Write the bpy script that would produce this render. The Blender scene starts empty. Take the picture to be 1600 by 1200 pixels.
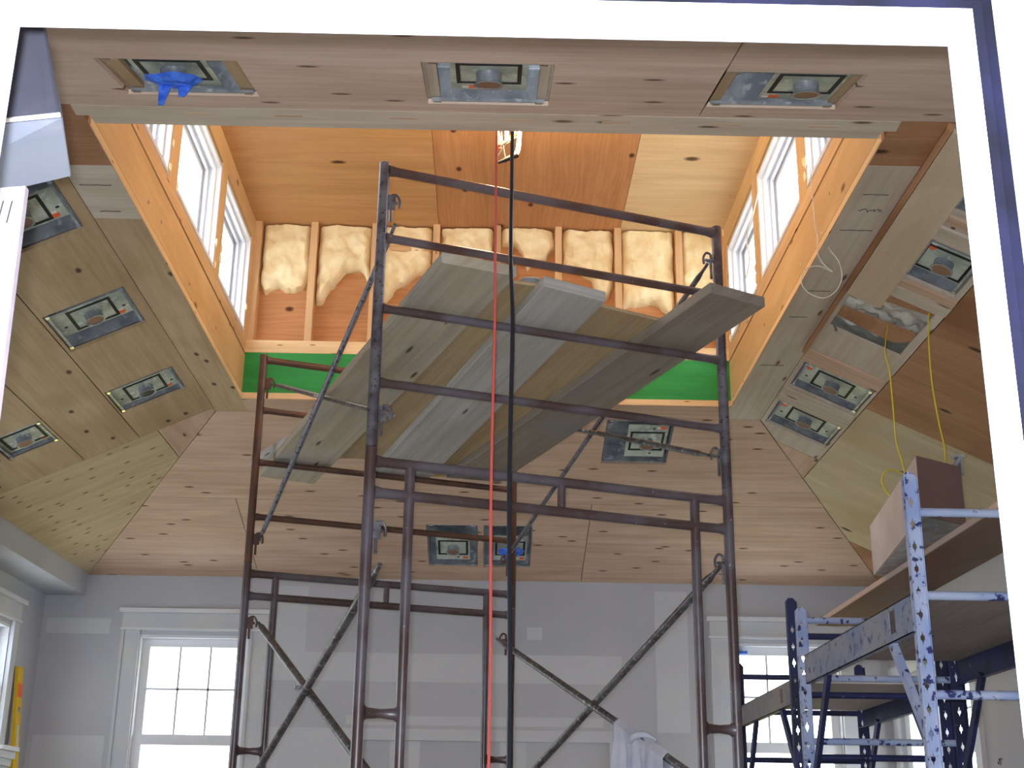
import bpy, bmesh, math, random
from math import sin, cos, pi, radians, hypot, atan2
from mathutils import Vector, Matrix, noise
from mathutils.geometry import tessellate_polygon
random.seed(7)
S = bpy.context.scene
C = S.collection
H = 1.65                       # height of the camera's eye above the floor; design heights below are given from the eye
# ------------------------------------------------------------------ camera, world, flash, exposure
cam = bpy.data.objects.new('camera', bpy.data.cameras.new('camera')); C.objects.link(cam)
S.camera = cam
cam.data.sensor_width = 36.0
cam.data.lens = 2071.0 / 1600 * 36
cam.data.clip_start = 0.02
R_, U_, F_ = Vector((0.99975, -0.01882, 0.01188)), Vector((-0.01735, -0.32480, 0.94562)), Vector((0.01394, 0.94560, 0.32504))
cam.matrix_world = Matrix(((R_.x, U_.x, -F_.x, 0), (R_.y, U_.y, -F_.y, 0), (R_.z, U_.z, -F_.z, H), (0, 0, 0, 1)))
W = bpy.data.worlds.new('overcast'); S.world = W; W.use_nodes = True
bg = W.node_tree.nodes['Background']; bg.inputs[0].default_value = (0.84, 0.93, 1.0, 1); bg.inputs[1].default_value = 7.0
fl = bpy.data.lights.new('camera_flash', 'POINT'); fl.energy = 520; fl.shadow_soft_size = 0.012; fl.color = (0.90, 0.94, 1.0)
flo = bpy.data.objects.new('camera_flash', fl); C.objects.link(flo); flo.location = (-0.022, 0.0, H + 0.022)
S.view_settings.view_transform = 'Standard'; S.view_settings.look = 'None'
S.view_settings.gamma = 1.0; S.view_settings.use_curve_mapping = False
S.view_settings.exposure = 0.0
try: S.cycles.max_bounces = 8; S.cycles.diffuse_bounces = 5
except Exception: pass

# ------------------------------------------------------------------ helpers
def put(name, label=None, cat=None, group=None, kind=None, o=None):
    if label: o['label'] = label
    if cat: o['category'] = cat
    if group: o['group'] = group
    if kind: o['kind'] = kind
    return o
def thing(name, label, cat, loc, group=None):
    o = bpy.data.objects.new(name, None); C.objects.link(o); o.location = (loc[0], loc[1], loc[2] + H)
    o.empty_display_size = 0.1
    return put(name, label, cat, group, None, o)
def wloc(o):
    v = Vector((0, 0, 0))
    while o is not None: v += Vector(o.location); o = o.parent
    return v
def obj(name, bm, mats, parent=None, smooth=False, base=None, label=None, cat=None, group=None, kind=None):
    """links a bmesh (drawn in eye-height coordinates) as ONE object"""
    if not isinstance(mats, (list, tuple)): mats = [mats]
    bmesh.ops.recalc_face_normals(bm, faces=bm.faces)
    cs = [v.co for v in bm.verts]
    if parent is None:
        if base is None:
            mn = Vector([min(c[i] for c in cs) for i in range(3)]); mx = Vector([max(c[i] for c in cs) for i in range(3)])
            base = Vector(((mn.x + mx.x) / 2, (mn.y + mx.y) / 2, mn.z))
        org = Vector(base)
    else:
        org = wloc(parent) - Vector((0, 0, H))
        if base is not None: org = Vector(base)
    for v in bm.verts: v.co -= org
    me = bpy.data.meshes.new(name); bm.to_mesh(me); bm.free()
    for m in mats: me.materials.append(m)
    if smooth:
        for p in me.polygons: p.use_smooth = True
        try: me.set_sharp_from_angle(angle=radians(40))
        except Exception: pass
    o = bpy.data.objects.new(name, me); C.objects.link(o)
    if parent is None: o.location = org + Vector((0, 0, H))
    else:
        o.parent = parent; o.location = org + Vector((0, 0, H)) - wloc(parent)
    return put(name, label, cat, group, kind, o)
def uvl(bm): return bm.loops.layers.uv.verify()
def face_uv(bm, f, g, off):
    """UVs in metres, u along the grain direction g"""
    L = uvl(bm); n = f.normal if f.normal.length > 0.1 else Vector((0, 0, 1))
    gg = g - n * g.dot(n)
    if gg.length < 0.2: gg = n.orthogonal()
    gg.normalize(); vv = n.cross(gg)
    for l in f.loops: l[L].uv = (l.vert.co.dot(gg) + off[0], l.vert.co.dot(vv) + off[1])
def hexa(bm, p, g=None, mi=0):
    """p: 8 points, 0-3 bottom loop, 4-7 top loop"""
    vs = [bm.verts.new(Vector(q)) for q in p]
    fs = []
    for ids in ((0, 3, 2, 1), (4, 5, 6, 7), (0, 1, 5, 4), (1, 2, 6, 5), (2, 3, 7, 6), (3, 0, 4, 7)):
        f = bm.faces.new([vs[i] for i in ids]); f.material_index = mi; f.normal_update(); fs.append(f)
    g = g or (Vector(p[1]) - Vector(p[0])); off = (random.uniform(0, 30), random.uniform(0, 30))
    for f in fs: face_uv(bm, f, Vector(g).normalized(), off)
    return vs
def box(bm, a, b, g=None, mi=0):
    x0, y0, z0 = [min(a[i], b[i]) for i in range(3)]; x1, y1, z1 = [max(a[i], b[i]) for i in range(3)]
    if g is None:
        d = (x1 - x0, y1 - y0, z1 - z0); k = d.index(max(d)); g = Vector([1.0 if i == k else 0.0 for i in range(3)])
    return hexa(bm, [(x0, y0, z0), (x1, y0, z0), (x1, y1, z0), (x0, y1, z0), (x0, y0, z1), (x1, y0, z1), (x1, y1, z1), (x0, y1, z1)], Vector(g), mi)
def tube(bm, pts, r, n=14, cap=True, mi=0):
    """round tube through points; r number or list"""
    pts = [Vector(p) for p in pts]; rs = r if isinstance(r, (list, tuple)) else [r] * len(pts)
    rings = []; side = None; L = uvl(bm); acc = random.uniform(0, 20)
    for i, p in enumerate(pts):
        t = (pts[min(i + 1, len(pts) - 1)] - pts[max(i - 1, 0)]).normalized()
        if side is None: side = t.orthogonal().normalized()
        side = (side - t * side.dot(t)).normalized(); up = t.cross(side)
        rings.append([bm.verts.new(p + (side * cos(2 * pi * k / n) + up * sin(2 * pi * k / n)) * rs[i]) for k in range(n)])
    for i in range(len(rings) - 1):
        d = (pts[i + 1] - pts[i]).length
        for k in range(n):
            f = bm.faces.new([rings[i][k], rings[i][(k + 1) % n], rings[i + 1][(k + 1) % n], rings[i + 1][k]]); f.material_index = mi
            for l, uv in zip(f.loops, ((acc, k), (acc, k + 1), (acc + d, k + 1), (acc + d, k))): l[L].uv = (uv[0], uv[1] * 2 * pi * rs[i] / n)
        acc += d
    if cap:
        for rg, fl_ in ((rings[0], True), (rings[-1], False)):
            f = bm.faces.new(rg[::-1] if fl_ else rg); f.material_index = mi
def smooth_path(pts, sub=6):
    P = [Vector(p) for p in pts]; out = []
    for i in range(len(P) - 1):
        a, b, c, d = P[max(i - 1, 0)], P[i], P[i + 1], P[min(i + 2, len(P) - 1)]
        for k in range(sub):
            t = k / sub
            out.append(0.5 * ((2 * b) + (c - a) * t + (2 * a - 5 * b + 4 * c - d) * t * t + (3 * b - a - 3 * c + d) * t ** 3))
    return out + [P[-1]]
def plate(bm, outer, holes, P, th, grain=(1, 0), mi=0, off=None):
    """flat board with real holes. outer/holes in 2D, P(u,v,w)->3D, thickness th along w"""
    off = off or (random.uniform(0, 30), random.uniform(0, 30))
    loops = [[Vector((a, b, 0)) for a, b in lp] for lp in [outer] + list(holes)]
    tris = tessellate_polygon(loops); flat = [q for lp in loops for q in lp]; L = uvl(bm)
    ga = atan2(grain[1], grain[0])
    def uv(q, w=0.0): return (q.x * cos(ga) + q.y * sin(ga) + off[0], -q.x * sin(ga) + q.y * cos(ga) + off[1] + w)
    lo = [bm.verts.new(P(q.x, q.y, 0)) for q in flat]; hi = [bm.verts.new(P(q.x, q.y, th)) for q in flat]
    for t in tris:
        if len(set(t)) < 3: continue
        for vs in (lo, hi):
            try: f = bm.faces.new([vs[i] for i in t])
            except ValueError: continue
            f.material_index = mi
            for l, i in zip(f.loops, t): l[L].uv = uv(flat[i])
    k = 0
    for lp in loops:
        n = len(lp)
        for i in range(n):
            a, b = k + i, k + (i + 1) % n
            f = bm.faces.new([lo[a], lo[b], hi[b], hi[a]]); f.material_index = mi
            for l, q, w in zip(f.loops, (flat[a], flat[b], flat[b], flat[a]), (0, 0, th, th)): l[L].uv = uv(q, w)
        k += n
def rect(a, b, c, d): return [(a, b), (c, b), (c, d), (a, d)]
def clip(poly, a, b, c):
    """keep a*x+b*y<=c"""
    out = []
    for i in range(len(poly)):
        p, q = poly[i], poly[(i + 1) % len(poly)]; fp = a * p[0] + b * p[1] - c; fq = a * q[0] + b * q[1] - c
        if fp <= 0: out.append(p)
        if fp * fq < 0:
            t = fp / (fp - fq); out.append((p[0] + (q[0] - p[0]) * t, p[1] + (q[1] - p[1]) * t))
    return out

# ------------------------------------------------------------------ materials (all procedural)
def srgb(r, g, b): return tuple(((c / 255) / 12.92 if c / 255 <= 0.04045 else ((c / 255 + 0.055) / 1.055) ** 2.4) for c in (r, g, b)) + (1,)
def newmat(name, rough=0.6, metal=0.0, spec=0.3):
    m = bpy.data.materials.new(name); m.use_nodes = True
    b = m.node_tree.nodes['Principled BSDF']; b.inputs['Roughness'].default_value = rough; b.inputs['Metallic'].default_value = metal
    b.inputs['Specular IOR Level'].default_value = spec
    return m, m.node_tree, b
def N(nt, t, **k):
    n = nt.nodes.new(t)
    for a, v in k.items():
        if a.startswith('i_'):
            key = a[2:]; n.inputs[int(key) if key.isdigit() else key].default_value = v
        else: setattr(n, a, v)
    return n
def ramp(nt, src, stops, interp='LINEAR'):
    r = nt.nodes.new('ShaderNodeValToRGB'); r.color_ramp.interpolation = interp
    e = r.color_ramp.elements
    while len(e) < len(stops): e.new(0.5)
    for x, (p, c) in zip(e, stops): x.position = p; x.color = c
    nt.links.new(src, r.inputs[0]); return r.outputs[0]
def mix(nt, fac, a, b, mode='MIX'):
    n = nt.nodes.new('ShaderNodeMix'); n.data_type = 'RGBA'; n.blend_type = mode
    for s, v in ((n.inputs[0], fac), (n.inputs[6], a), (n.inputs[7], b)):
        if hasattr(v, 'is_output'): nt.links.new(v, s)
        else: s.default_value = v
    return n.outputs[2]
def mapped(nt, sx, sy, src='UV', loc=(0, 0, 0), sz=1):
    tc = nt.nodes.new('ShaderNodeTexCoord'); mp = nt.nodes.new('ShaderNodeMapping'); mp.inputs['Scale'].default_value = (sx, sy, sz); mp.inputs['Location'].default_value = loc
    nt.links.new(tc.outputs[src], mp.inputs[0]); return mp.outputs[0]
def wood(name, c1, c2, streak=26, along=1.3, knots=0.0, knot_scale=(2.2, 5.0), rough=0.65, patch=None, swirl=0.0, knot_col=(60, 40, 28)):
    m, nt, b = newmat(name, rough, 0, 0.25)
    c2 = tuple(p * .45 + q * .55 for p, q in zip(c1, c2))
    v = mapped(nt, along, streak)
    n1 = N(nt, 'ShaderNodeTexNoise', i_Scale=1.0, i_Detail=5.0, i_Roughness=0.6, i_Distortion=0.4 + swirl); nt.links.new(v, n1.inputs['Vector'])
    col = ramp(nt, n1.outputs[0], [(0.36, c2), (0.62, c1)])
    v2 = mapped(nt, 0.9, 3.2)
    n2 = N(nt, 'ShaderNodeTexNoise', i_Scale=1.6, i_Detail=3.0, i_Distortion=0.6); nt.links.new(v2, n2.inputs['Vector'])
    k = 0.86
    col = mix(nt, ramp(nt, n2.outputs[0], [(0.38, (0, 0, 0, 1)), (0.62, (1, 1, 1, 1))]), mix(nt, 1.0, col, (k, k * 0.97, k * 0.93, 1), 'MULTIPLY'), col)
    # cathedral grain bands
    v3 = mapped(nt, 0.8, 7.0)
    wv = N(nt, 'ShaderNodeTexWave', bands_direction='Y', i_Scale=1.4, i_Distortion=7.0 + 6 * swirl, i_Detail=2.0, **{'i_Detail Scale': 0.8}); nt.links.new(v3, wv.inputs['Vector'])
    col = mix(nt, 0.12 + 0.16 * swirl, col, mix(nt, wv.outputs[0], c2, c1))
    if patch:
        v4 = mapped(nt, 0.7, 1.1, loc=(3, 7, 0)); n4 = N(nt, 'ShaderNodeTexNoise', i_Scale=1.2, i_Detail=2.0); nt.links.new(v4, n4.inputs['Vector'])
        col = mix(nt, ramp(nt, n4.outputs[0], [(0.52, (0, 0, 0, 1)), (0.66, (0.8, 0.8, 0.8, 1))]), col, patch)
    if knots > 0:
        v5 = mapped(nt, *knot_scale); vo = N(nt, 'ShaderNodeTexVoronoi', voronoi_dimensions='2D', i_Scale=1.5, i_Randomness=1.0); nt.links.new(v5, vo.inputs['Vector'])
        nn = N(nt, 'ShaderNodeTexWhiteNoise'); nt.links.new(vo.outputs['Color'], nn.inputs['Vector'])
        gate = N(nt, 'ShaderNodeMath', operation='LESS_THAN', i_1=knots); nt.links.new(nn.outputs[0], gate.inputs[0])
        sp = ramp(nt, vo.outputs['Distance'], [(0.0, (1, 1, 1, 1)), (0.06, (0.9, 0.9, 0.9, 1)), (0.12, (0, 0, 0, 1))])
        mm = N(nt, 'ShaderNodeMath', operation='MULTIPLY'); nt.links.new(sp, mm.inputs[0]); nt.links.new(gate.outputs[0], mm.inputs[1])
        col = mix(nt, mm.outputs[0], col, srgb(*knot_col))
    nt.links.new(col, b.inputs['Base Color'])
    bp = N(nt, 'ShaderNodeBump', i_Strength=0.12, i_Distance=0.004); nt.links.new(n1.outputs[0], bp.inputs['Height']); nt.links.new(bp.outputs[0], b.inputs['Normal'])
    return m
def speck(name, base, spots, scale=40, thr=0.62, rough=0.45, metal=0.0, second=None, s2=6, spec=0.4, sharp=0.03, src='Object'):
    m, nt, b = newmat(name, rough, metal, spec)
    v = mapped(nt, 1, 1, src)
    n = N(nt, 'ShaderNodeTexNoise', i_Scale=scale, i_Detail=4.0, i_Roughness=0.6); nt.links.new(v, n.inputs['Vector'])
    col = base
    if second:
        n2 = N(nt, 'ShaderNodeTexNoise', i_Scale=s2, i_Detail=3.0); nt.links.new(v, n2.inputs['Vector'])
        col = mix(nt, ramp(nt, n2.outputs[0], [(0.42, (0, 0, 0, 1)), (0.6, (1, 1, 1, 1))]), base, second)
    col = mix(nt, ramp(nt, n.outputs[0], [(thr, (0, 0, 0, 1)), (thr + sharp, (1, 1, 1, 1))]), col, spots)
    nt.links.new(col, b.inputs['Base Color'])
    bp = N(nt, 'ShaderNodeBump', i_Strength=0.15, i_Distance=0.002); nt.links.new(n.outputs[0], bp.inputs['Height']); nt.links.new(bp.outputs[0], b.inputs['Normal'])
    return m
def plain(name, col, rough=0.5, metal=0.0, spec=0.4, emit=None, es=0):
    m, nt, b = newmat(name, rough, metal, spec)
    b.inputs['Base Color'].default_value = col
    if emit: b.inputs['Emission Color'].default_value = emit; b.inputs['Emission Strength'].default_value = es
    return m
def soft(name, a, b_, scale=3.0, rough=0.85, lo=0.4, hi=0.65, bump=0.0):
    m, nt, b = newmat(name, rough, 0, 0.15)
    v = mapped(nt, 1, 1, 'Object'); n = N(nt, 'ShaderNodeTexNoise', i_Scale=scale, i_Detail=4.0); nt.links.new(v, n.inputs['Vector'])
    nt.links.new(ramp(nt, n.outputs[0], [(lo, a), (hi, b_)]), b.inputs['Base Color'])
    if bump:
        bp = N(nt, 'ShaderNodeBump', i_Strength=bump, i_Distance=0.02); nt.links.new(n.outputs[0], bp.inputs['Height']); nt.links.new(bp.outputs[0], b.inputs['Normal'])
    return m
M = {}
M['ply_pink'] = wood('plywood_pink', srgb(212, 184, 160), srgb(182, 146, 122), 22, 1.1, 0.34, (1.7, 6.0), knot_col=(96, 62, 46))
M['ply_near'] = wood('plywood_pinkish_pale', srgb(226, 206, 192), srgb(198, 170, 150), 22, 1.1, 0.40, (1.7, 5.0), knot_col=(110, 80, 66))
M['ply_tan'] = wood('plywood_tan', srgb(192, 170, 136), srgb(162, 134, 102), 16, 0.9, 0.22, (2.2, 4.4), patch=srgb(160, 130, 96), swirl=0.5, knot_col=(66, 44, 30))
M['ply_brown'] = wood('plywood_brown', srgb(184, 140, 104), srgb(148, 102, 70), 14, 0.9, 0.14, (1.6, 3.6), swirl=0.6, patch=srgb(136, 92, 62))
M['ply_pale'] = wood('plywood_pale_knotty', srgb(204, 186, 152), srgb(184, 160, 122), 14, 0.9, 0.62, (3.0, 5.2), knot_col=(120, 86, 54))
M['ply_green'] = wood('plywood_pale_smooth', srgb(212, 198, 168), srgb(186, 166, 134), 7, 0.9, 0.05, (1.4, 2.6), swirl=1.2, patch=srgb(186, 162, 124))
M['ply_edge'] = wood('plywood_grey_strip', srgb(208, 198, 182), srgb(184, 168, 150), 30, 1.0, 0.25, (1.6, 6), knot_col=(110, 84, 70))
M['warm_ply'] = wood('sheathing_plywood', srgb(206, 160, 106), srgb(178, 128, 78), 9, 0.8, 0.10, (1.4, 2.6), swirl=1.0, patch=srgb(196, 148, 102), knot_col=(70, 40, 20))
M['warm_ply_pale'] = wood('sheathing_plywood_pale', srgb(228, 200, 156), srgb(208, 172, 124), 8, 0.8, 0.08, (1.4, 2.4), swirl=1.4, knot_col=(80, 50, 28))
M['warm_ply_dark'] = wood('sheathing_plywood_dark', srgb(200, 146, 98), srgb(164, 106, 64), 8, 0.9, 0.22, (2.2, 3.6), swirl=1.6, knot_col=(72, 36, 16))
M['beam'] = wood('beam_plywood', srgb(218, 182, 132), srgb(202, 158, 104), 6, 0.6, 0.12, (1.8, 4.0), swirl=0.4, knot_col=(120, 78, 40))
M['stud'] = wood('pine_stud', srgb(222, 186, 140), srgb(204, 158, 110), 30, 1.2, 0.12, (2.2, 14), knot_col=(120, 66, 34))
M['pine_light'] = wood('pine_pale', srgb(238, 206, 160), srgb(220, 178, 124), 30, 1.2, 0.22, (3.2, 16), knot_col=(150, 90, 50))
M['green'] = wood('green_sheathing', srgb(56, 156, 78), srgb(34, 118, 58), 10, 1.2, 0.0, rough=0.55)
M['plank_grey'] = wood('weathered_plank', srgb(184, 174, 156), srgb(146, 134, 116), 24, 0.8, 0.14, (1.3, 7), patch=srgb(166, 166, 166), knot_col=(70, 60, 50))
M['plank_pale'] = wood('pale_weathered_plank', srgb(190, 188, 184), srgb(150, 146, 142), 26, 0.8, 0.05, (1.3, 7), knot_col=(90, 84, 78))
M['plank_dark'] = wood('dark_weathered_plank', srgb(150, 140, 128), srgb(120, 108, 98), 20, 0.8, 0.08, (1.3, 7), patch=srgb(134, 130, 128), knot_col=(60, 50, 44))
M['plank_ply'] = wood('platform_plywood', srgb(184, 162, 126), srgb(154, 128, 94), 14, 0.9, 0.2, (1.2, 4.5), swirl=1.0, knot_col=(40, 30, 22))
M['board_pale'] = wood('clear_board', srgb(206, 190, 164), srgb(196, 176, 148), 40, 0.6, 0.03, (1, 4), rough=0.55)
M['mdf'] = wood('brown_shelf_board', srgb(150, 126, 110), srgb(140, 114, 98), 3, 1, 0)
M['lav_wood'] = wood('rough_sawn_board', srgb(172, 162, 174), srgb(150, 140, 154), 3, 40, 0.0, rough=0.8)
M['deck_ply'] = wood('deck_plywood', srgb(166, 156, 152), srgb(132, 122, 118), 12, 1.0, 0.1, (2, 6), swirl=1.2, knot_col=(60, 50, 50))
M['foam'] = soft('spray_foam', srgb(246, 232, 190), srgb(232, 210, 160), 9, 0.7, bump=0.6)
M['foam_grey'] = soft('spray_foam_grey', srgb(216, 214, 202), srgb(184, 180, 168), 9, 0.6, bump=0.8)  # silver-grey foam of the roof deck and the open hole
M['brown_paint'] = speck('maroon_tube_paint', srgb(78, 60, 60), srgb(205, 200, 205), 60, 0.70, 0.36, 0.0, second=srgb(96, 90, 98), s2=5, spec=0.7)
M['rust_paint'] = speck('rusty_tube_paint', srgb(96, 66, 52), srgb(190, 160, 120), 70, 0.70, 0.45, 0.0, second=srgb(74, 54, 48), s2=7, spec=0.5)
M['grey_paint'] = speck('worn_grey_tube', srgb(118, 118, 126), srgb(60, 56, 60), 55, 0.60, 0.35, 0.3, second=srgb(84, 78, 86), s2=9, spec=0.6)
M['brace'] = speck('brace_paint', srgb(70, 64, 66), srgb(150, 150, 156), 50, 0.56, 0.4, 0.2, second=srgb(96, 94, 98), s2=10, spec=0.6, sharp=0.08)
M['brace_pale'] = speck('splattered_brace_paint', srgb(120, 120, 130), srgb(56, 54, 62), 45, 0.54, 0.45, 0.2, sharp=0.06)
M['blue_light'] = speck('pale_blue_paint', srgb(150, 168, 212), srgb(52, 56, 110), 26, 0.58, 0.45, 0.0, second=srgb(176, 188, 218), s2=6, sharp=0.04)
M['blue_dark'] = speck('navy_paint', srgb(42, 50, 96), srgb(120, 130, 170), 30, 0.66, 0.45, 0.0, second=srgb(34, 38, 66), s2=6, sharp=0.06)
M['blue_grey'] = speck('plastered_blue_beam', srgb(130, 142, 174), srgb(74, 84, 126), 22, 0.56, 0.6, 0.0, second=srgb(150, 154, 166), s2=4, sharp=0.1)
M['deck_edge'] = speck('grey_deck_rail', srgb(128, 128, 136), srgb(100, 102, 116), 14, 0.6, 0.5, 0.0, second=srgb(146, 142, 140), s2=4, sharp=0.1)
M['galv'] = speck('galvanised_steel', srgb(160, 166, 172), srgb(186, 192, 196), 22, 0.55, 0.34, 0.35, second=srgb(128, 134, 142), s2=9, spec=0.5, sharp=0.1)
M['pan'] = speck('fixture_pan_steel', srgb(196, 206, 192), srgb(214, 222, 208), 14, 0.55, 0.5, 0.1, second=srgb(160, 170, 160), s2=6, sharp=0.12)
M['duct'] = speck('sheet_metal', srgb(136, 138, 158), srgb(150, 152, 170), 8, 0.6, 0.42, 0.55, second=srgb(124, 126, 146), s2=3, sharp=0.2)
M['duct_lit'] = speck('sheet_metal_lit', srgb(176, 184, 204), srgb(186, 192, 210), 8, 0.6, 0.5, 0.3, second=srgb(166, 174, 196), s2=3, sharp=0.2)  # same sheet metal, paler: the light on its underside is put into the colour
M['chrome'] = plain('bright_steel', srgb(200, 205, 215), 0.18, 1.0)
M['black'] = plain('black_gasket', srgb(22, 22, 26), 0.6)
M['dark'] = plain('dark_cavity', srgb(40, 38, 40), 0.7)
M['lens'] = plain('brown_lens_cover', srgb(138, 104, 84), 0.5)
M['lens_black'] = plain('black_lens', srgb(14, 14, 16), 0.15)
M['orange'] = plain('orange_sticker', srgb(240, 110, 60), 0.5)
M['white_label'] = plain('white_sticker', srgb(232, 226, 220), 0.6)
M['tape'] = soft('blue_masking_tape', srgb(54, 104, 224), srgb(90, 140, 240), 30, 0.6, bump=0.5)
M['drywall'] = soft('drywall', srgb(182, 184, 192), srgb(190, 191, 196), 1.2)
M['mud'] = soft('joint_compound', srgb(198, 200, 206), srgb(203, 205, 209), 2.0)
M['trim'] = soft('white_trim_paint', srgb(214, 216, 222), srgb(222, 223, 228), 2.0, 0.45)
M['primer'] = soft('primed_trim', srgb(196, 200, 208), srgb(205, 205, 204), 5.0, 0.5)
M['vinyl'] = plain('white_window_vinyl', srgb(228, 230, 236), 0.35)
M['muntin'] = plain('grey_muntin', srgb(205, 207, 214), 0.5)
M['door_white'] = plain('white_door_paint', srgb(196, 204, 224), 0.35)
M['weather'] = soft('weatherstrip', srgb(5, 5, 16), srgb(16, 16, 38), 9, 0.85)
M['concrete'] = soft('subfloor', srgb(150, 138, 120), srgb(166, 152, 132), 2.0)
M['yellow'] = plain('yellow_level_paint', srgb(222, 180, 20), 0.35)
M['yellow_rope'] = plain('yellow_cord', srgb(206, 188, 48), 0.6)
M['red_cord'] = plain('red_cord', srgb(214, 92, 84), 0.5)
M['black_cord'] = plain('black_cord', srgb(38, 40, 48), 0.4)
M['white_cable'] = plain('white_cable', srgb(214, 210, 200), 0.45)
M['edge_pink'] = plain('raw_board_edge', srgb(198, 176, 164), 0.7)
M['carton'] = plain('brown_fibreboard', srgb(118, 92, 86), 0.7)
M['carton_white'] = soft('pale_fibreboard', srgb(196, 188, 186), srgb(206, 200, 200), 4.0)
M['rag'] = soft('grey_cotton', srgb(176, 178, 200), srgb(198, 198, 212), 6, 0.9)
M['ink'] = plain('pencil_marks', srgb(60, 56, 60), 0.8)
M['bark'] = plain('tree_bark', srgb(96, 84, 70), 0.9)
M['leaf'] = soft('autumn_leaves', srgb(196, 176, 70), srgb(150, 150, 70), 3)
M['lamp'] = plain('glowing_tube', (1, 1, 1, 1), 0.5, emit=(1.0, 0.66, 0.32, 1), es=60)
M['lamp_yellow'] = plain('yellow_lamp_cage', srgb(236, 196, 30), 0.4)
gm = bpy.data.materials.new('window_glass'); gm.use_nodes = True; nt = gm.node_tree
for n in list(nt.nodes):
    if n.type != 'OUTPUT_MATERIAL': nt.nodes.remove(n)
tr = N(nt, 'ShaderNodeBsdfTransparent'); gl = N(nt, 'ShaderNodeBsdfGlossy', i_Roughness=0.03); mx = N(nt, 'ShaderNodeMixShader', i_0=0.06)
nt.links.new(tr.outputs[0], mx.inputs[1]); nt.links.new(gl.outputs[0], mx.inputs[2]); nt.links.new(mx.outputs[0], [n for n in nt.nodes if n.type == 'OUTPUT_MATERIAL'][0].inputs[0])
M['glass'] = gm

# ------------------------------------------------------------------ room dimensions (metres, heights from the eye)
FL = -1.65
xl, xr, yn, yf = -1.596, 1.516, 4.597, 8.005
zo, z1, z2 = 2.62, 2.936, 3.866
xlo, xro, yno, yfo = -1.808, 1.753, 4.447, 8.259
xw1, xw2, yw, zw = -3.222, 3.166, 10.6, 1.966
ywn = yno - (yw - yfo)
wl = -3.54
cs, ss = cos(math.atan(.4628)), sin(math.atan(.4628))
cf, sf = cos(math.atan(.2794)), sin(math.atan(.2794))
def PL(u, v, w): return Vector((xlo - v * cs + w * ss * -1, u, zo - v * ss + w * cs))
def PR(u, v, w): return Vector((xro + v * cs + w * ss, u, zo - v * ss + w * cs))
def PF(u, v, w): return Vector((u, yfo + v * cf + w * sf, zo - v * sf + w * cf))
def PN(u, v, w): return Vector((u, yno - v * cf - w * sf, zo - v * sf + w * cf))
DL = (xlo - xw1) / cs; DF = (yw - yfo) / cf
kf = (yw - yfo) / DL           # hip run in y per metre down the side slopes
kx = (xlo - xw1) / DF          # hip run in x per metre down the end slopes

# ------------------------------------------------------------------ ceiling: four slopes of plywood sheets with real cut-outs
def clip_lr(poly):
    poly = clip(poly, 1, -kf, yfo - 0.002); return clip(poly, -1, -kf, -(yno + 0.002))
def clip_fn(poly):
    poly = clip(poly, 1, -kx, xro - 0.002); return clip(poly, -1, -kx, -(xlo + 0.002))
def slope(P, sheets, clipper, lab):
    bm = bmesh.new(); mats = []; 
    for outer, holes, mat, grain in sheets:
        if mat not in mats: mats.append(mat)
        o2 = clipper(outer)
        if len(o2) < 3: continue
        cx = sum(p[0] for p in o2) / len(o2); cy = sum(p[1] for p in o2) / len(o2)
        o2 = [(p[0] + (0.003 if p[0] < cx else -0.003), p[1] + (0.003 if p[1] < cy else -0.003)) for p in o2]
        plate(bm, o2, holes, P, 0.018, grain, mats.index(mat))
    return obj('ceiling', bm, [M[m] for m in mats], label=lab, kind='structure')
hL = [rect(4.99, .06, 5.49, .48), rect(6.15, .06, 6.64, .48), rect(7.31, .078, 7.72, .488)]
slope(PL, [(rect(0, 0, 8.2, .50), hL, 'ply_tan', (1, .0)),
           (rect(8.2, 0, 11, .38), [], 'ply_pink', (1, 0)),
           (rect(0, .50, 8.2, .87), [], 'ply_tan', (1, 0)),
           (rect(0, .87, 8.2, DL), [rect(7.34, .885, 7.75, 1.2)], 'ply_tan', (1, 0)),
           (rect(8.2, .38, 11, DL), [], 'ply_pale', (0, 1))], clip_lr, 'left ceiling slope of tan plywood sheets')
hR = [rect(4.6, .18, 5.03, .44), rect(5.30, .18, 5.72, .445), rect(5.95, .03, 6.55, .43), rect(7.1, .03, 7.53, .455), rect(7.79, .03, 8.24, .452)]
slope(PR, [(rect(0, 0, 8.5, .475), hR, 'ply_edge', (1, 0)),
           (rect(8.5, 0, 11, .475), [], 'ply_pink', (1, 0)),
           (rect(0, .475, 7.37, DL), [], 'ply_brown', (0, 1)),
           (rect(7.37, .475, 9.85, DL), [], 'ply_green', (0, 1)),
           (rect(9.85, .475, 11.2, DL), [], 'ply_brown', (1, 0))], clip_lr, 'right ceiling slope of mixed brown and pale plywood')
hF = [rect(.75, .03, 1.2, .585)]
hF2 = [rect(-.485, 1.5, -.10, 2.185), rect(-.055, 1.5, .312, 2.19)]
slope(PF, [(rect(-4, 0, 4, 1.155), hF, 'ply_pink', (1, 0)),
           (rect(-4, 1.155, -1.85, DF), [], 'ply_pink', (1, 0)),
           (rect(-1.85, 1.155, .73, DF), hF2, 'ply_pink', (1, 0)),
           (rect(.73, 1.155, 4, DF), [], 'ply_pink', (1, 0))], clip_fn, 'far ceiling slope of pinkish knotty plywood')
hN = [rect(-1.36, .165, -.88, .60), rect(-.262, .118, .186, .63), rect(.768, .15, 1.25, .595)]
slope(PN, [(rect(-4, 0, .765, .95), hN[:2], 'ply_near', (1, 0)), (rect(.765, 0, 4, .95), hN[2:], 'ply_near', (1, 0)),
           (rect(-4, .95, 4, DF), [], 'ply_near', (1, 0))], clip_fn, 'near ceiling slope of pinkish plywood')
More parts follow.
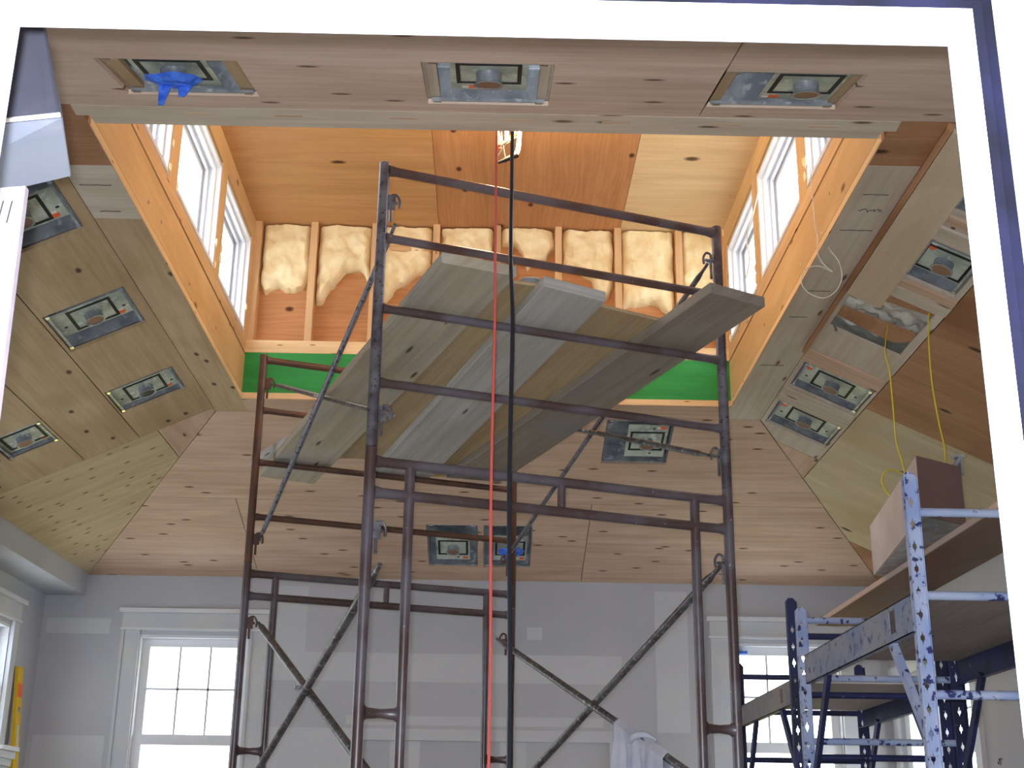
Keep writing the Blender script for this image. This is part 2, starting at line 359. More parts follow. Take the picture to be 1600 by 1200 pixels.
# roof deck with foam above the sheets, closes the attic
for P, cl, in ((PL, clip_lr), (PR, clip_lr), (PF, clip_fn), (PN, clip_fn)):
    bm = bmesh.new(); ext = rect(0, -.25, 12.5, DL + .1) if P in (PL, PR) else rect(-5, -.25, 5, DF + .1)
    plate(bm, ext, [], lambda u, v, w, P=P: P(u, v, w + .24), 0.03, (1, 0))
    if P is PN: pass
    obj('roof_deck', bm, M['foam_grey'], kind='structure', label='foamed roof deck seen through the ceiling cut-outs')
# boards of the flat ring around the light well
def board(name, a, b, mat, g=None, **k):
    bm = bmesh.new(); box(bm, a, b, g); return obj(name, bm, M[mat], **k)
T = .034
ring = [((xlo, yno, zo), (-1.639, yn - .0, zo + T), 'ply_brown'), ]
bm = bmesh.new()
mats = ['ply_edge', 'ply_brown', 'ply_pale', 'ply_tan', 'ply_pink']
box(bm, (xlo, 4.93, zo), (xl, 5.43, zo + T), (1, 0, 0), 0)
box(bm, (xlo, 4.45, zo), (xl, 4.927, zo + T), (1, 0, 0), 1)
box(bm, (xlo, 5.433, zo), (xl, yfo, zo + T), (0, 1, 0), 3)
obj('ceiling', bm, [M[m] for m in mats], kind='structure', label='flat plywood strip left of the light well')
bm = bmesh.new()
box(bm, (xr, 4.45, zo), (xro, 4.80, zo + T), (1, 0, 0), 1)
box(bm, (xr, 4.803, zo), (xro, yfo, zo + T), (0, 1, 0), 0)
obj('ceiling', bm, [M[m] for m in mats], kind='structure', label='flat grey plywood strip right of the light well')
bm = bmesh.new()
box(bm, (xl - .028, yno, zo - .003), (xr + .028, 4.52, zo + T + .02), (1, 0, 0), 0)
box(bm, (xl + .02, 4.515, zo + .008), (xr - .02, yn, zo + T + .02), (1, 0, 0), 0)
for k, x in enumerate([-1.2, -.86, -.42, .02, .4, .83, 1.2]): box(bm, (x, 4.486, zo - .0045), (x + .11, 4.500, zo + .004), (1, 0, 0), 4)
obj('ceiling', bm, [M[m] for m in mats], kind='structure', label='grey laminated header board at the near edge of the light well')
bm = bmesh.new()
box(bm, (xl, yf, zo), (xr, yfo, zo + T), (1, 0, 0), 4)
obj('ceiling', bm, [M[m] for m in mats], kind='structure', label='flat plywood strip at the far edge of the light well')
bm = bmesh.new(); box(bm, (xlo - .03, yf - .008, zo + .003), (xro, yf - .001, zo + .042), (1, 0, 0))
obj('trim_1', bm, M['pine_light'], kind='structure')

# ------------------------------------------------------------------ light well (cupola)
def cup_wall(side):
    s = -1 if side == 'left' else 1; x = xl if s < 0 else xr; rec = 0.0 if s < 0 else .05
    root = bpy.data.objects.new('wall_' + side + '_upper', None); C.objects.link(root); root.location = (x, yn, z1 + H); root['kind'] = 'structure'
    bm = bmesh.new(); box(bm, (x, yn - .05, zo + .048), (x + s * .05, yf + .02, z1 - .016), (0, 1, 0)); obj('beam', bm, M['beam'], root)
    bm = bmesh.new(); box(bm, (x - s * .003, yn - .05, zo + T + .002), (x + s * .03, yf, zo + .036 + .001), (0, 1, 0)); box(bm, (x - s * .006, yn + .01, zo + .001), (x - s * .0005, yf - .01, zo + T), (0, 1, 0)); obj('edge_strip', bm, M['pine_light'], root)
    bm = bmesh.new(); box(bm, (x, yn - .05, z1), (x + s * .14, yf + .02, z1 + .085), (0, 1, 0)); obj('bottom_plate', bm, M['stud'], root)
    bm = bmesh.new(); box(bm, (x, yn - .05, z2 - .15), (x + s * .14, yf, z2 + .02), (0, 1, 0)); obj('top_plate', bm, M['beam'], root)
    for a, b in ((yn - .05, 4.86), (5.80, 5.955), (6.925, 7.06), (7.925, 8.03)):
        bm = bmesh.new(); box(bm, (x, a, z1 + .086), (x + s * .14, b, z2 - .151), (0, 0, 1)); obj('stud', bm, M['stud'], root)
    # dark sheathing gap behind the beam seam
    bm = bmesh.new(); box(bm, (x + s * .02, yn - .05, z1 - .0155), (x + s * .05, yf, z1 - .002)); obj('seam_backing', bm, M['dark'], root)
    # scraps of foam squeezed out round the frames
    rnd = random.Random(3 if s < 0 else 9)
    for k in range(9):
        y = rnd.choice((5.80, 5.95, 6.93, 7.05, 7.92)) + rnd.uniform(-.02, .02); z = z1 + rnd.uniform(.1, .32)
        bm = bmesh.new(); bmesh.ops.create_icosphere(bm, subdivisions=2, radius=.014)
        for v in bm.verts: v.co = Vector((v.co.x * .5, v.co.y, v.co.z * rnd.uniform(1, 2.4))) * (1 + .3 * noise.noise(v.co * 60 + Vector((k, 0, 0)))) + Vector((x - s * .002, y, z))
        obj('foam_bead', bm, M['foam'], root, smooth=True)
    return root
def clerestory(n, side, y0, y1):
    s = -1 if side == 'left' else 1; x = (xl if s < 0 else xr + .0); z0, zt = 3.045, 3.69
    root = bpy.data.objects.new('window_%d' % n, None); C.objects.link(root); root.location = (x, (y0 + y1) / 2, z0 + H); root['kind'] = 'structure'
    P = lambda u, v, w: Vector((x + s * (w + .004), u, v))
    def fr(a, b, c, d, t, w0, w1, nm, mat='vinyl'):
        bm = bmesh.new(); plate(bm, rect(a, b, c, d), [rect(a + t, b + t, c - t, d - t)], lambda u, v, w: P(u, v, w0 + w), w1 - w0); obj(nm, bm, M[mat], root)
    fr(y0, z0, y1, zt, .022, 0.0, .15, 'jamb')
    fr(y0 + .022, z0 + .022, y1 - .022, zt - .022, .018, .03, .05, 'stop')
    fr(y0 + .022, z0 + .022, y1 - .022, zt - .022, .028, .07, .085, 'stop')
    fr(y0 + .022, z0 + .022, y1 - .022, zt - .022, .05, .10, .135, 'sash')
    bm = bmesh.new(); box(bm, P(y0 + .06, z0 + .06, .115), P(y1 - .06, zt - .06, .119)); obj('glass', bm, M['glass'], root)
    return root
cup_wall('left'); cup_wall('right')
for i, (a, b) in enumerate(((4.86, 5.80), (5.955, 6.925), (7.06, 7.925))):
    clerestory(i + 1, 'left', a, b); clerestory(i + 4, 'right', a, b)
# far wall of the light well
root = bpy.data.objects.new('wall_far_upper', None); C.objects.link(root); root.location = (0, yf, z1 + H); root['kind'] = 'structure'
bm = bmesh.new(); box(bm, (xl - .1, yf + .10, z1 + .01), (xr + .1, yf + .115, z2 + .05), (1, 0, 0)); obj('sheathing', bm, M['warm_ply_dark'], root)
bm = bmesh.new(); box(bm, (xl - .02, yf, z1), (xr + .02, yf + .10, z1 + .085), (1, 0, 0)); obj('bottom_plate', bm, M['pine_light'], root)
bm = bmesh.new(); box(bm, (xl, yf - .002, zo + .036), (xr, yf + .02, z1 - .002), (1, 0, 0)); obj('green_board', bm, M['green'], root)
SX = [-1.575, -1.205, -.80, -.395, 0.01, .415, .81, 1.215, 1.485]
for x in SX:
    w = .022
    bm = bmesh.new(); box(bm, (x - w, yf, z1 + .0855), (x + w, yf + .0995, z2), (0, 0, 1)); obj('stud', bm, M['stud'], root)
bm = bmesh.new(); box(bm, (SX[2] + .03, yf + .02, 3.68), (SX[3] - .03, yf + .07, 3.72), (1, 0, 0)); obj('blocking', bm, M['stud'], root)
# near wall of the light well (faces away from the camera)
bm = bmesh.new(); box(bm, (xl - .1, yn - .12, zo + .06), (xr + .1, yn - .06, z2 + .05), (1, 0, 0)); obj('wall_near_upper', bm, M['warm_ply'], kind='structure')
# ceiling sheets of the light well
bm = bmesh.new(); mats = ['warm_ply', 'warm_ply_dark', 'warm_ply_pale']
for a, b, c, d, mi in ((xl - .2, 7.19, -.383, yf + .12, 0), (xl - .2, 5.97, -.383, 7.187, 0), (xl - .2, 4.4, -.383, 5.967, 1),
                       (-.38, 4.4, .826, 6.7, 1), (-.38, 6.703, .826, yf + .12, 1), (.829, 7.25, xr + .2, yf + .12, 2), (.829, 6.03, xr + .2, 7.247, 2), (.829, 4.4, xr + .2, 6.027, 2)):
    box(bm, (a, b, z2), (c, d, z2 + .02), (0, 1, 0) if mi == 1 else (1, 0, 0), mi)
obj('ceiling', bm, [M[m] for m in mats], kind='structure', label='plywood ceiling of the light well')
bm = bmesh.new(); box(bm, (xl - .25, 4.3, z2 + .03), (xr + .25, yf + .2, z2 + .06)); obj('roof_deck', bm, M['dark'], kind='structure')
# spray foam in the stud bays
def foam_blob(x0, x1, prof, lab, seed, th=.05, mat='foam', ztop=z2 - .012):
    """prof: list of (fraction across, z of the lower edge)"""
    bm = bmesh.new(); nx, nz = 26, 22; rows = []
    def zb(t):
        for (a, za), (b, zc) in zip(prof, prof[1:]):
            if a <= t <= b:
                k = (t - a) / (b - a); k = k * k * (3 - 2 * k); return za + (zc - za) * k
        return prof[-1][1]
    for i in range(nx + 1):
        t = i / nx; x = x0 + (x1 - x0) * t; z_lo = zb(t) + .012 * noise.noise(Vector((x * 30, seed, 0))); col = []
        for j in range(nz + 1):
            q = j / nz; z = ztop + (z_lo - ztop) * q
            e = min(1, (min(t, 1 - t) / .10)) ** .5 * min(1, ((1 - q) / .16)) ** .5
            b = th * e * (1 + .55 * noise.noise(Vector((x * 9, z * 9, seed))) + .3 * noise.noise(Vector((x * 26, z * 22, seed))))
            col.append(bm.verts.new((x + .012 * noise.noise(Vector((z * 14, seed, x))), yf + .098 - b - (.02 if e > 0 else 0), z)))
        rows.append(col)
    for i in range(nx):
        for j in range(nz): bm.faces.new([rows[i][j], rows[i + 1][j], rows[i + 1][j + 1], rows[i][j + 1]])
    bk = [[bm.verts.new((v.co.x, yf + .0985, v.co.z)) for v in col] for col in rows]
    for i in range(nx):
        for j in (0, nz): bm.faces.new([rows[i][j], rows[i + 1][j], bk[i + 1][j], bk[i][j]])
    for j in range(nz):
        for i in (0, nx): bm.faces.new([rows[i][j], rows[i][j + 1], bk[i][j + 1], bk[i][j]])
    obj('foam_insulation', bm, M[mat], smooth=True, label=lab, cat='insulation', group='spray foam in the stud bays')
bays = [(SX[i] + .024, SX[i + 1] - .024) for i in range(8)]
foam_blob(*bays[0], [(0, 3.46), (.12, 3.37), (.35, 3.42), (.6, 3.385), (.85, 3.40), (1, 3.47)], 'cream spray foam filling the leftmost stud bay, scalloped lower edge', 1)
foam_blob(*bays[1], [(0, 3.30), (.10, 3.31), (.3, 3.42), (.55, 3.54), (.8, 3.55), (1, 3.46)], 'cream spray foam arching down to the left in the second bay', 2)
foam_blob(*bays[2], [(0, 3.30), (.12, 3.32), (.4, 3.44), (.8, 3.53), (1, 3.56)], 'cream spray foam sloping down behind the tall near scaffold post', 3)
foam_blob(*bays[3], [(0, 3.66), (.3, 3.64), (.7, 3.66), (1, 3.68)], 'short cream foam patch just left of the red cord', 4)
foam_blob(*bays[4], [(0, 3.76), (.25, 3.75), (.38, 3.70), (.5, 3.58), (.62, 3.62), (.8, 3.64), (1, 3.74)], 'small cream foam drip just right of the black cord', 5)
foam_blob(*bays[5], [(0, 3.60), (.3, 3.56), (.55, 3.52), (.68, 3.40), (.85, 3.37), (1, 3.46)], 'cream spray foam with a round drip, above the pale plank end', 6)
foam_blob(*bays[6], [(0, 3.32), (.3, 3.33), (.6, 3.35), (.8, 3.30), (.9, 3.25), (1, 3.34)], 'large cream foam panel beside the right scaffold top', 7)
foam_blob(*bays[7], [(0, 3.34), (.2, 3.22), (.6, 3.26), (1, 3.3)], 'cream spray foam in the rightmost bay behind the scaffold post', 8)

# ------------------------------------------------------------------ walls, floor, soffit
bm = bmesh.new(); box(bm, (-4.2, -1.0, FL - .1), (4.2, yw + .3, FL), (0, 1, 0)); obj('floor', bm, M['concrete'], kind='structure')
WIN = [(-2.77, -.08, -1.88, 1.50), (1.885, -.08, 2.79, 1.50)]
bm = bmesh.new()
Pw = lambda u, v, w: Vector((u, yw + w, v))
plate(bm, rect(wl - .1, FL, xw2 + .15, zw + .25), [rect(*w) for w in WIN], Pw, .16)
obj('wall_far', bm, M['drywall'], kind='structure')
bm = bmesh.new()     # taped joints, a hair proud of the board
for a, b, c, d in ((-1.70, 1.16, 1.05, 1.38), (-1.70, 1.3805, -1.45, 1.9), (1.32, .8, 1.58, 1.9), (-3.5, .38, -2.95, .72), (2.9, .2, 3.1, 1.7), (-3.50, 1.5, -3.0, 1.62), (.3, 1.5, .42, 1.60), (-1.1, .83, .9, .90)):
    box(bm, (a, yw - .0015, b), (c, yw - .0002, d))
obj('joint_tape', bm, M['mud'], kind='structure')
bm = bmesh.new(); WR = [(8.78, -.1, 9.44, 1.17), (9.80, FL + .02, 10.40, 1.08)]
plate(bm, rect(0.9, FL, yw + .1, zw + .3), [rect(*w) for w in WR], lambda u, v, w: Vector((xw2 + w, u, v)), .16)
obj('wall_right', bm, M['drywall'], kind='structure')
bm = bmesh.new(); WLh = [(8.95, .56, 9.93, 1.46), (6.2, -.6, 7.6, 1.4)]
plate(bm, rect(0.9, FL, yw + .1, zw + .3), [rect(*w) for w in WLh], lambda u, v, w: Vector((wl - w, u, v)), .16)
obj('wall_left', bm, M['drywall'], kind='structure')
bm = bmesh.new(); box(bm, (wl, 0.95, 1.80), (xw1, yw - .001, zw + .24)); obj('trim_2', bm, M['drywall'], kind='structure', label='boxed drywall soffit under the left slope')
# near wall with the doorway, and the lowered ceiling just inside it
DX0, DX1, DZ, DY = -.481, .454, .765, 1.09
bm = bmesh.new(); plate(bm, rect(wl, FL, xw2, zw + .3), [rect(DX0 - .10, FL + .001, DX1 + .10, DZ + .10)], lambda u, v, w: Vector((u, DY + .05 + w, v)), .10)
obj('wall_near', bm, M['drywall'], kind='structure')
bm = bmesh.new(); box(bm, (wl, DY + .151, zw), (xw2, ywn + .02, zw + .05), (1, 0, 0)); obj('ceiling', bm, M['ply_brown'], kind='structure', label='flat plywood ceiling just inside the doorway')
# door frame: stop, weatherstrip groove, outer casing with profile
root = bpy.data.objects.new('door_1', None); C.objects.link(root); root.location = (0, DY, FL + H); root['kind'] = 'structure'
def uframe(x0, x1, zt, t, y0, y1, nm, mat, zb=FL + .002):
    bm = bmesh.new(); out = [(x0 - t, zb), (x0, zb), (x0, zt), (x1, zt), (x1, zb), (x1 + t, zb), (x1 + t, zt + t), (x0 - t, zt + t)]
    plate(bm, out, [], lambda u, v, w: Vector((u, y0 + w, v)), y1 - y0); return obj(nm, bm, M[mat], root)
uframe(DX0, DX1, DZ, .017, DY + .012, DY + .06, 'door_stop', 'door_white')
uframe(DX0, DX1, DZ, .006, DY + .004, DY + .012, 'door_stop', 'door_white')
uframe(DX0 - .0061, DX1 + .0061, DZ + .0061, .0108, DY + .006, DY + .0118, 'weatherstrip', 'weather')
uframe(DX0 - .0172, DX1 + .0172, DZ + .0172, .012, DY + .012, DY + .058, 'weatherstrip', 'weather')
uframe(DX0 - .0295, DX1 + .0295, DZ + .036, .070, DY - .01, DY + .049, 'casing', 'door_white')
uframe(DX0 - .045, DX1 + .045, DZ + .06, .006, DY - .014, DY - .0101, 'casing', 'door_white')
uframe(DX0 - .066, DX1 + .066, DZ + .075, .03, DY - .022, DY - .0101, 'casing', 'door_white')
bm = bmesh.new(); box(bm, (DX1 - .004, DY - .012, DZ + .024), (DX1 + .014, DY + .004, DZ + .032)); obj('latch_plate', bm, M['vinyl'], root)

# ------------------------------------------------------------------ windows of the room
def sash_window(n, P, w0, v0, w1, v1, muntins=True, cased=True, meet=.70):
    root = bpy.data.objects.new('window_%d' % n, None); C.objects.link(root); c = P((w0 + w1) / 2, v0, 0); root.location = c + Vector((0, 0, H)); root['kind'] = 'structure'
    def ring_(a, b, c, d, t, d0, d1, nm, mat):
        bm = bmesh.new(); plate(bm, rect(a, b, c, d), [rect(a + t, b + t, c - t, d - t)], lambda u, v, w: P(u, v, d0 + w), d1 - d0); return obj(nm, bm, M[mat], root)
    def bar(a, b, c, d, d0, d1, nm, mat):
        bm = bmesh.new(); p, q = P(a, b, d0), P(c, d, d1); box(bm, p, q); return obj(nm, bm, M[mat], root)
    ring_(w0 + .001, v0 + .001, w1 - .001, v1 - .001, .022, .001, .158, 'jamb', 'trim')
    m = meet if meet else (v0 + v1) / 2
    ring_(w0 + .024, m - .02, w1 - .024, v1 - .024, .062, .075, .11, 'upper_sash', 'vinyl')
    ring_(w0 + .024, v0 + .024, w1 - .024, m + .03, .070, .035, .07, 'lower_sash', 'vinyl')
    bar(w0 + .08, m + .03, w1 - .08, v1 - .08, .092, .096, 'glass', 'glass'); bar(w0 + .08, v0 + .08, w1 - .08, m - .02, .05, .054, 'glass', 'glass')
    if muntins:
        gw = (w1 - w0 - .172) / 3
        for k in (1, 2): bar(w0 + .086 + gw * k - .008, m + .035, w0 + .086 + gw * k + .008, v1 - .086, .086, .091, 'muntin', 'muntin')
        zm = (m + .04 + v1 - .086) / 2 + .01
        bar(w0 + .086, zm - .008, w1 - .086, zm + .008, .086, .0905, 'muntin', 'muntin')
    if cased:
        for a, b in ((w0 - .13, w0 + .012), (w1 - .012, w1 + .13)):
            bar(a, v0 - .02, b, v1 + .03, -.02, -.0008, 'casing', 'primer')
            bar(a, v0 - .02, a + .022, v1 + .03, -.032, -.0205, 'back_band', 'primer')
        bar(w0 - .14, v1 + .031, w1 + .14, v1 + .048, -.034, -.0008, 'fillet', 'trim')
        bar(w0 - .13, v1 + .049, w1 + .13, v1 + .165, -.024, -.0008, 'head_casing', 'primer')
        bar(w0 - .155, v1 + .166, w1 + .155, v1 + .20, -.055, -.0008, 'head_cap', 'trim')
        bar(w0 - .16, v0 - .05, w1 + .16, v0 - .021, -.07, -.0008, 'stool', 'trim')
    return root
sash_window(7, Pw, *WIN[0]); sash_window(8, Pw, *WIN[1])
PwR = lambda u, v, w: Vector((xw2 + w, u, v)); PwL = lambda u, v, w: Vector((wl - w, u, v))
sash_window(9, PwR, *WR[0], meet=.62, cased=True)
sash_window(10, PwL, *WLh[0], muntins=False, meet=1.0)
sash_window(11, PwL, *WLh[1], muntins=False, meet=.4)
# glazed white door in the right wall
root = bpy.data.objects.new('door_2', None); C.objects.link(root); root.location = (xw2, 10.1, FL + H); root['kind'] = 'structure'
bm = bmesh.new(); plate(bm, rect(9.81, FL + .03, 10.39, 1.07), [rect(9.93, -.6, 10.27, .25), rect(9.93, .30, 10.27, .93)], lambda u, v, w: PwR(u, v, .03 + w), .04); obj('door_leaf', bm, M['trim'], root)
for a, b in ((-.6, .25), (.30, .93)):
    bm = bmesh.new(); box(bm, PwR(9.93, a, .05), PwR(10.27, b, .054)); obj('glass', bm, M['glass'], root)
for a, b in ((9.68, 9.80), (10.40, 10.52)):
    bm = bmesh.new(); box(bm, PwR(a, FL + .01, -.02), PwR(b, 1.20, -.0005)); obj('casing', bm, M['primer'], root)
bm = bmesh.new(); box(bm, PwR(9.66, 1.21, -.03), PwR(10.54, 1.30, -.0005)); obj('head_casing', bm, M['primer'], root)
# framed niche on the far wall
bm = bmesh.new(); plate(bm, [(-1.80, FL + .01), (-1.0, FL + .01), (-1.0, .715), (.945, .715), (.945, FL + .01), (1.11, FL + .01), (1.11, .80), (-1.80, .80)], [], lambda u, v, w: Vector((u, yw - .03 + w, v)), .029)
obj('trim_3', bm, M['mud'], kind='structure', label='pale flat surround on the far wall')
bm = bmesh.new()
for a, b in ((-1.36, -1.35), (-.75, -.52), (.1, .3)): box(bm, (a, yw - .0018 if a > -1 else yw - .032, FL + .02), (b, yw - .0003 if a > -1 else yw - .0305, .71))
obj('joint_tape', bm, M['mud'], kind='structure')
bm = bmesh.new(); box(bm, (1.90, yw - .004 , 1.415), (2.05, yw + .07, 1.437)); obj('masking_tape', bm, M['tape'], label='strip of blue tape along the head of the far right window', cat='tape')

# ------------------------------------------------------------------ recessed light fixtures
def fixture(P, hu0, hu1, hv0, hv1, pc, lab, tape=None, black=False, rot=False, sticker=(1, 1), rise=.03, psz=(.27, .40)):
    base = P((hu0 + hu1) / 2, (hv0 + hv1) / 2, .02); t = thing('recessed_light', lab, 'light fixture', base, 'recessed ceiling lights')
    g = .006; a, b, c, d = hu0 + g, hv0 + g, hu1 - g, hv1 - g
    def Q(w0): return lambda u, v, w: P(u, v, w0 + w)
    # open-bottomed steel housing above the sheet
    bm = bmesh.new(); plate(bm, rect(a, b, c, d), [rect(a + .004, b + .004, c - .004, d - .004)], Q(.021), .12)
    plate(bm, rect(a, b, c, d), [], Q(.1415), .003); obj('housing', bm, M['galv'], t)
    pu, pv = pc; hw, hh = psz[0] / 2, psz[1] / 2
    hw = min(hw, (c - a) / 2 - .006); hh = min(hh, (d - b) / 2 - .006)
    pu = min(max(pu, a + hw + .006), c - hw - .006); pv = min(max(pv, b + hh + .006), d - hh - .006)
    bm = bmesh.new(); plate(bm, rect(pu - hw, pv - hh, pu + hw, pv + hh), [], Q(rise), .003); obj('pan', bm, M['pan'], t)
    bm = bmesh.new(); q = .115; plate(bm, rect(pu - q, pv - q, pu + q, pv + q), [rect(pu - q + .015, pv - q + .015, pu + q - .015, pv + q - .015)], Q(rise - .004), .0035); obj('gasket', bm, M['black'], t)
    # can tube with flared lip, pointing down into the room
    bm = bmesh.new(); n = 28; prof = [(.046, rise - .0005), (.044, rise - .02), (.045, rise - .036), (.053, rise - .041), (.053, rise - .044), (.043, rise - .043)]
    rings = [[bm.verts.new(P(pu + r * cos(2 * pi * k / n), pv + r * sin(2 * pi * k / n), w)) for k in range(n)] for r, w in prof]
    for r1, r2 in zip(rings, rings[1:]):
        for k in range(n): bm.faces.new([r1[k], r1[(k + 1) % n], r2[(k + 1) % n], r2[k]])
    ct = obj('can_rim', bm, M['galv'], t, smooth=True)
    bm = bmesh.new(); plate(bm, [(pu + .0425 * cos(2 * pi * k / n), pv + .0425 * sin(2 * pi * k / n)) for k in range(n)], [], Q(rise - .041), .003); obj('lens_cover', bm, M['lens_black' if black else 'lens'], ct)
    # hanger bars along both short ends, screws, sticker
    for u0, u1, v in ((a + .01, c - .01, b + .012), (a + .01, c - .01, d - .012)):
        bm = bmesh.new(); plate(bm, rect(u0, v - .006, u1, v + .006), [], Q(.006), .012); hb = obj('hanger_bar', bm, M['galv'], t)
        for uu in (u0 + .02, u1 - .02):
            bm = bmesh.new(); plate(bm, rect(uu - .014, v - .009, uu + .014, v + .009), [], Q(.002), .0035); obj('clip', bm, M['chrome'], hb)
    for dv in (-.155, .155):
        if hh > .16:
            bm = bmesh.new(); plate(bm, rect(pu + .03, pv + dv - .008, pu + .045, pv + dv + .008), [], Q(rise - .002), .0015); obj('slot', bm, M['black'], t)
    su, sv = pu + sticker[0] * (hw - .04), pv + sticker[1] * (hh - .035)
    bm = bmesh.new(); plate(bm, [(su + .026 * cos(2 * pi * k / 16), sv + .019 * sin(2 * pi * k / 16)) for k in range(16)], [], Q(rise - .0015), .001); st = obj('sticker', bm, M['orange'], t)
    bm = bmesh.new(); plate(bm, rect(su - .04, sv - .012, su - .016, sv + .012), [], Q(rise - .0022), .0006); obj('sticker_backing', bm, M['white_label'], st)
    if tape:
        bm = bmesh.new(); rnd = random.Random(tape); nr, na = 5, 30; L = []
        for i in range(nr + 1):
            row = []
            for k in range(na):
                an = 2 * pi * k / na; f = 1 + .35 * noise.noise(Vector((cos(an) * 1.3, sin(an) * 1.3, tape)))
                r = .085 * f * i / nr; w = rise - .052 + (.02 if i > 3 else 0) * (i - 3) / 2 + .006 * noise.noise(Vector((r * 60, an * 2, tape)))
                row.append(bm.verts.new(P(pu + r * cos(an) * 1.25, pv + r * sin(an) * .95, w)))
            L.append(row)
        for i in range(nr):
            for k in range(na):
                bm.faces.new([L[i][k], L[i][(k + 1) % na], L[i + 1][(k + 1) % na], L[i + 1][k]])
        # dangling flaps
        for du, ln, wd in ((-.035, .085, .045), (.035, .05, .05)):
            top = P(pu + du, pv - .03, rise - .05)
            hexa(bm, [top + Vector((-wd / 2, -.002, 0)), top + Vector((wd / 2, -.002, 0)), top + Vector((wd / 2, .001, 0)), top + Vector((-wd / 2, .001, 0)),
                      top + Vector((-wd / 3, -.012, -ln)), top + Vector((wd * .1, -.012, -ln)), top + Vector((wd * .1, -.009, -ln)), top + Vector((-wd / 3, -.009, -ln))])
        obj('tape', bm, M['tape'], t, label='crumpled blue masking tape')
    return t
fixture(PN, *hN[0][0][:1], hN[0][1][0], hN[0][0][1], hN[0][2][1], (-1.143, .385), 'recessed light covered with blue tape in the near slope, left of three', tape=3, sticker=(-1, -1))
fixture(PN, hN[1][0][0], hN[1][1][0], hN[1][0][1], hN[1][2][1], (-.035, .415), 'recessed light above the cords, centre of the near slope', sticker=(-.6, -1))
fixture(PN, hN[2][0][0], hN[2][1][0], hN[2][0][1], hN[2][2][1], (1.09, .37), 'recessed light offset right in its opening, right end of the near slope', sticker=(-.9, -1))
fixture(PL, 4.99, 5.49, .06, .48, (5.24, .27), 'recessed light nearest on the left slope, half hidden by grey sheet metal', sticker=(1, -.8))
fixture(PL, 6.15, 6.64, .06, .48, (6.37, .27), 'recessed light with brown cover in the middle of the left slope', sticker=(1, -.8))
fixture(PL, 7.31, 7.72, .078, .488, (7.53, .28), 'recessed light with black lens, closest to the far end of the left slope', black=True, sticker=(1, -.8))
fixture(PL, 7.34, 7.75, .885, 1.2, (7.55, 1.04), 'recessed light low on the left slope beside the pale board edge', sticker=(1, -.8), psz=(.3, .40))
fixture(PR, 4.6, 5.03, .18, .44, (4.82, .31), 'recessed light with blue tape on the right slope, cut off by the door frame', tape=8, psz=(.26, .24))
fixture(PR, 5.30, 5.72, .18, .445, (5.51, .33), 'recessed light on the right slope beside the white door frame', psz=(.26, .26), sticker=(-1, -1))
fixture(PR, 7.1, 7.53, .03, .455, (7.31, .245), 'recessed light between the foam opening and the last light on the right slope', sticker=(-.9, -1))
fixture(PR, 7.79, 8.24, .03, .452, (8.0, .245), 'recessed light at the far end of the right slope', sticker=(-.9, -1))
fixture(PF, .75, 1.2, .03, .585, (1.04, .33), 'recessed light high on the far slope, under the right end of the planks', sticker=(1, -1))
fixture(PF, -.485, -.10, 1.5, 2.185, (-.29, 1.92), 'left recessed light of the pair low on the far slope', sticker=(1, 1), psz=(.26, .40))
fixture(PF, -.055, 1.5 * 0 + .312, 1.5, 2.19, (.15, 1.92), 'right recessed light of the pair low on the far slope, blue tape on it', tape=5, sticker=(1, 1), psz=(.26, .40))
# nailer strips beside the near openings
for (u0, u1, v0, v1) in ((-1.36, -1.30, .16, .605), (-.945, -.875, .16, .605), (-.275, -.215, .11, .635), (.142, .20, .11, .635), (.762, .82, .145, .60), (1.22, 1.265, .145, .60)):
    bm = bmesh.new(); plate(bm, rect(u0, v0, u1, v1), [], lambda u, v, w: PN(u, v, w + .0215), .02, (0, 1)); obj('nailer', bm, M['ply_edge' if -.3 < u0 < .2 else 'ply_tan'], kind='structure')
# opening on the right slope with foam and a brown duct board in it
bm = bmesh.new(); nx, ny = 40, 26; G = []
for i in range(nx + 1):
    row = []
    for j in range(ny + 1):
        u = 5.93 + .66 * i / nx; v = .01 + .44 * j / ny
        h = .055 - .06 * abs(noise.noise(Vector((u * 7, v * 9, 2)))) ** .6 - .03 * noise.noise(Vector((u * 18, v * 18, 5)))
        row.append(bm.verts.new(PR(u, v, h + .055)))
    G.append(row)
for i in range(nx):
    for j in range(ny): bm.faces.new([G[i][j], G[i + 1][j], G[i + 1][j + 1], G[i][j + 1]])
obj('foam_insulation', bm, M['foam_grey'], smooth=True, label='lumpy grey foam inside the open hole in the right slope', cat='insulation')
bm = bmesh.new(); plate(bm, [(5.95, .03), (6.10, .03), (6.02, .43), (5.95, .43)], [], lambda u, v, w: PR(u, v, w + .019), .012, (1, 0)); obj('filler_board', bm, M['ply_brown'], label='brown scrap board at the near corner of the foam opening', cat='board')
bm = bmesh.new(); plate(bm, [(6.33, .03), (6.42, .03), (6.46, .36), (6.36, .43), (6.29, .43)], [], lambda u, v, w: PR(u, v, w + .019), .02, (1, 0))
obj('filler_board', bm, M['ply_brown'], label='brown scrap board across the foam opening', cat='board')
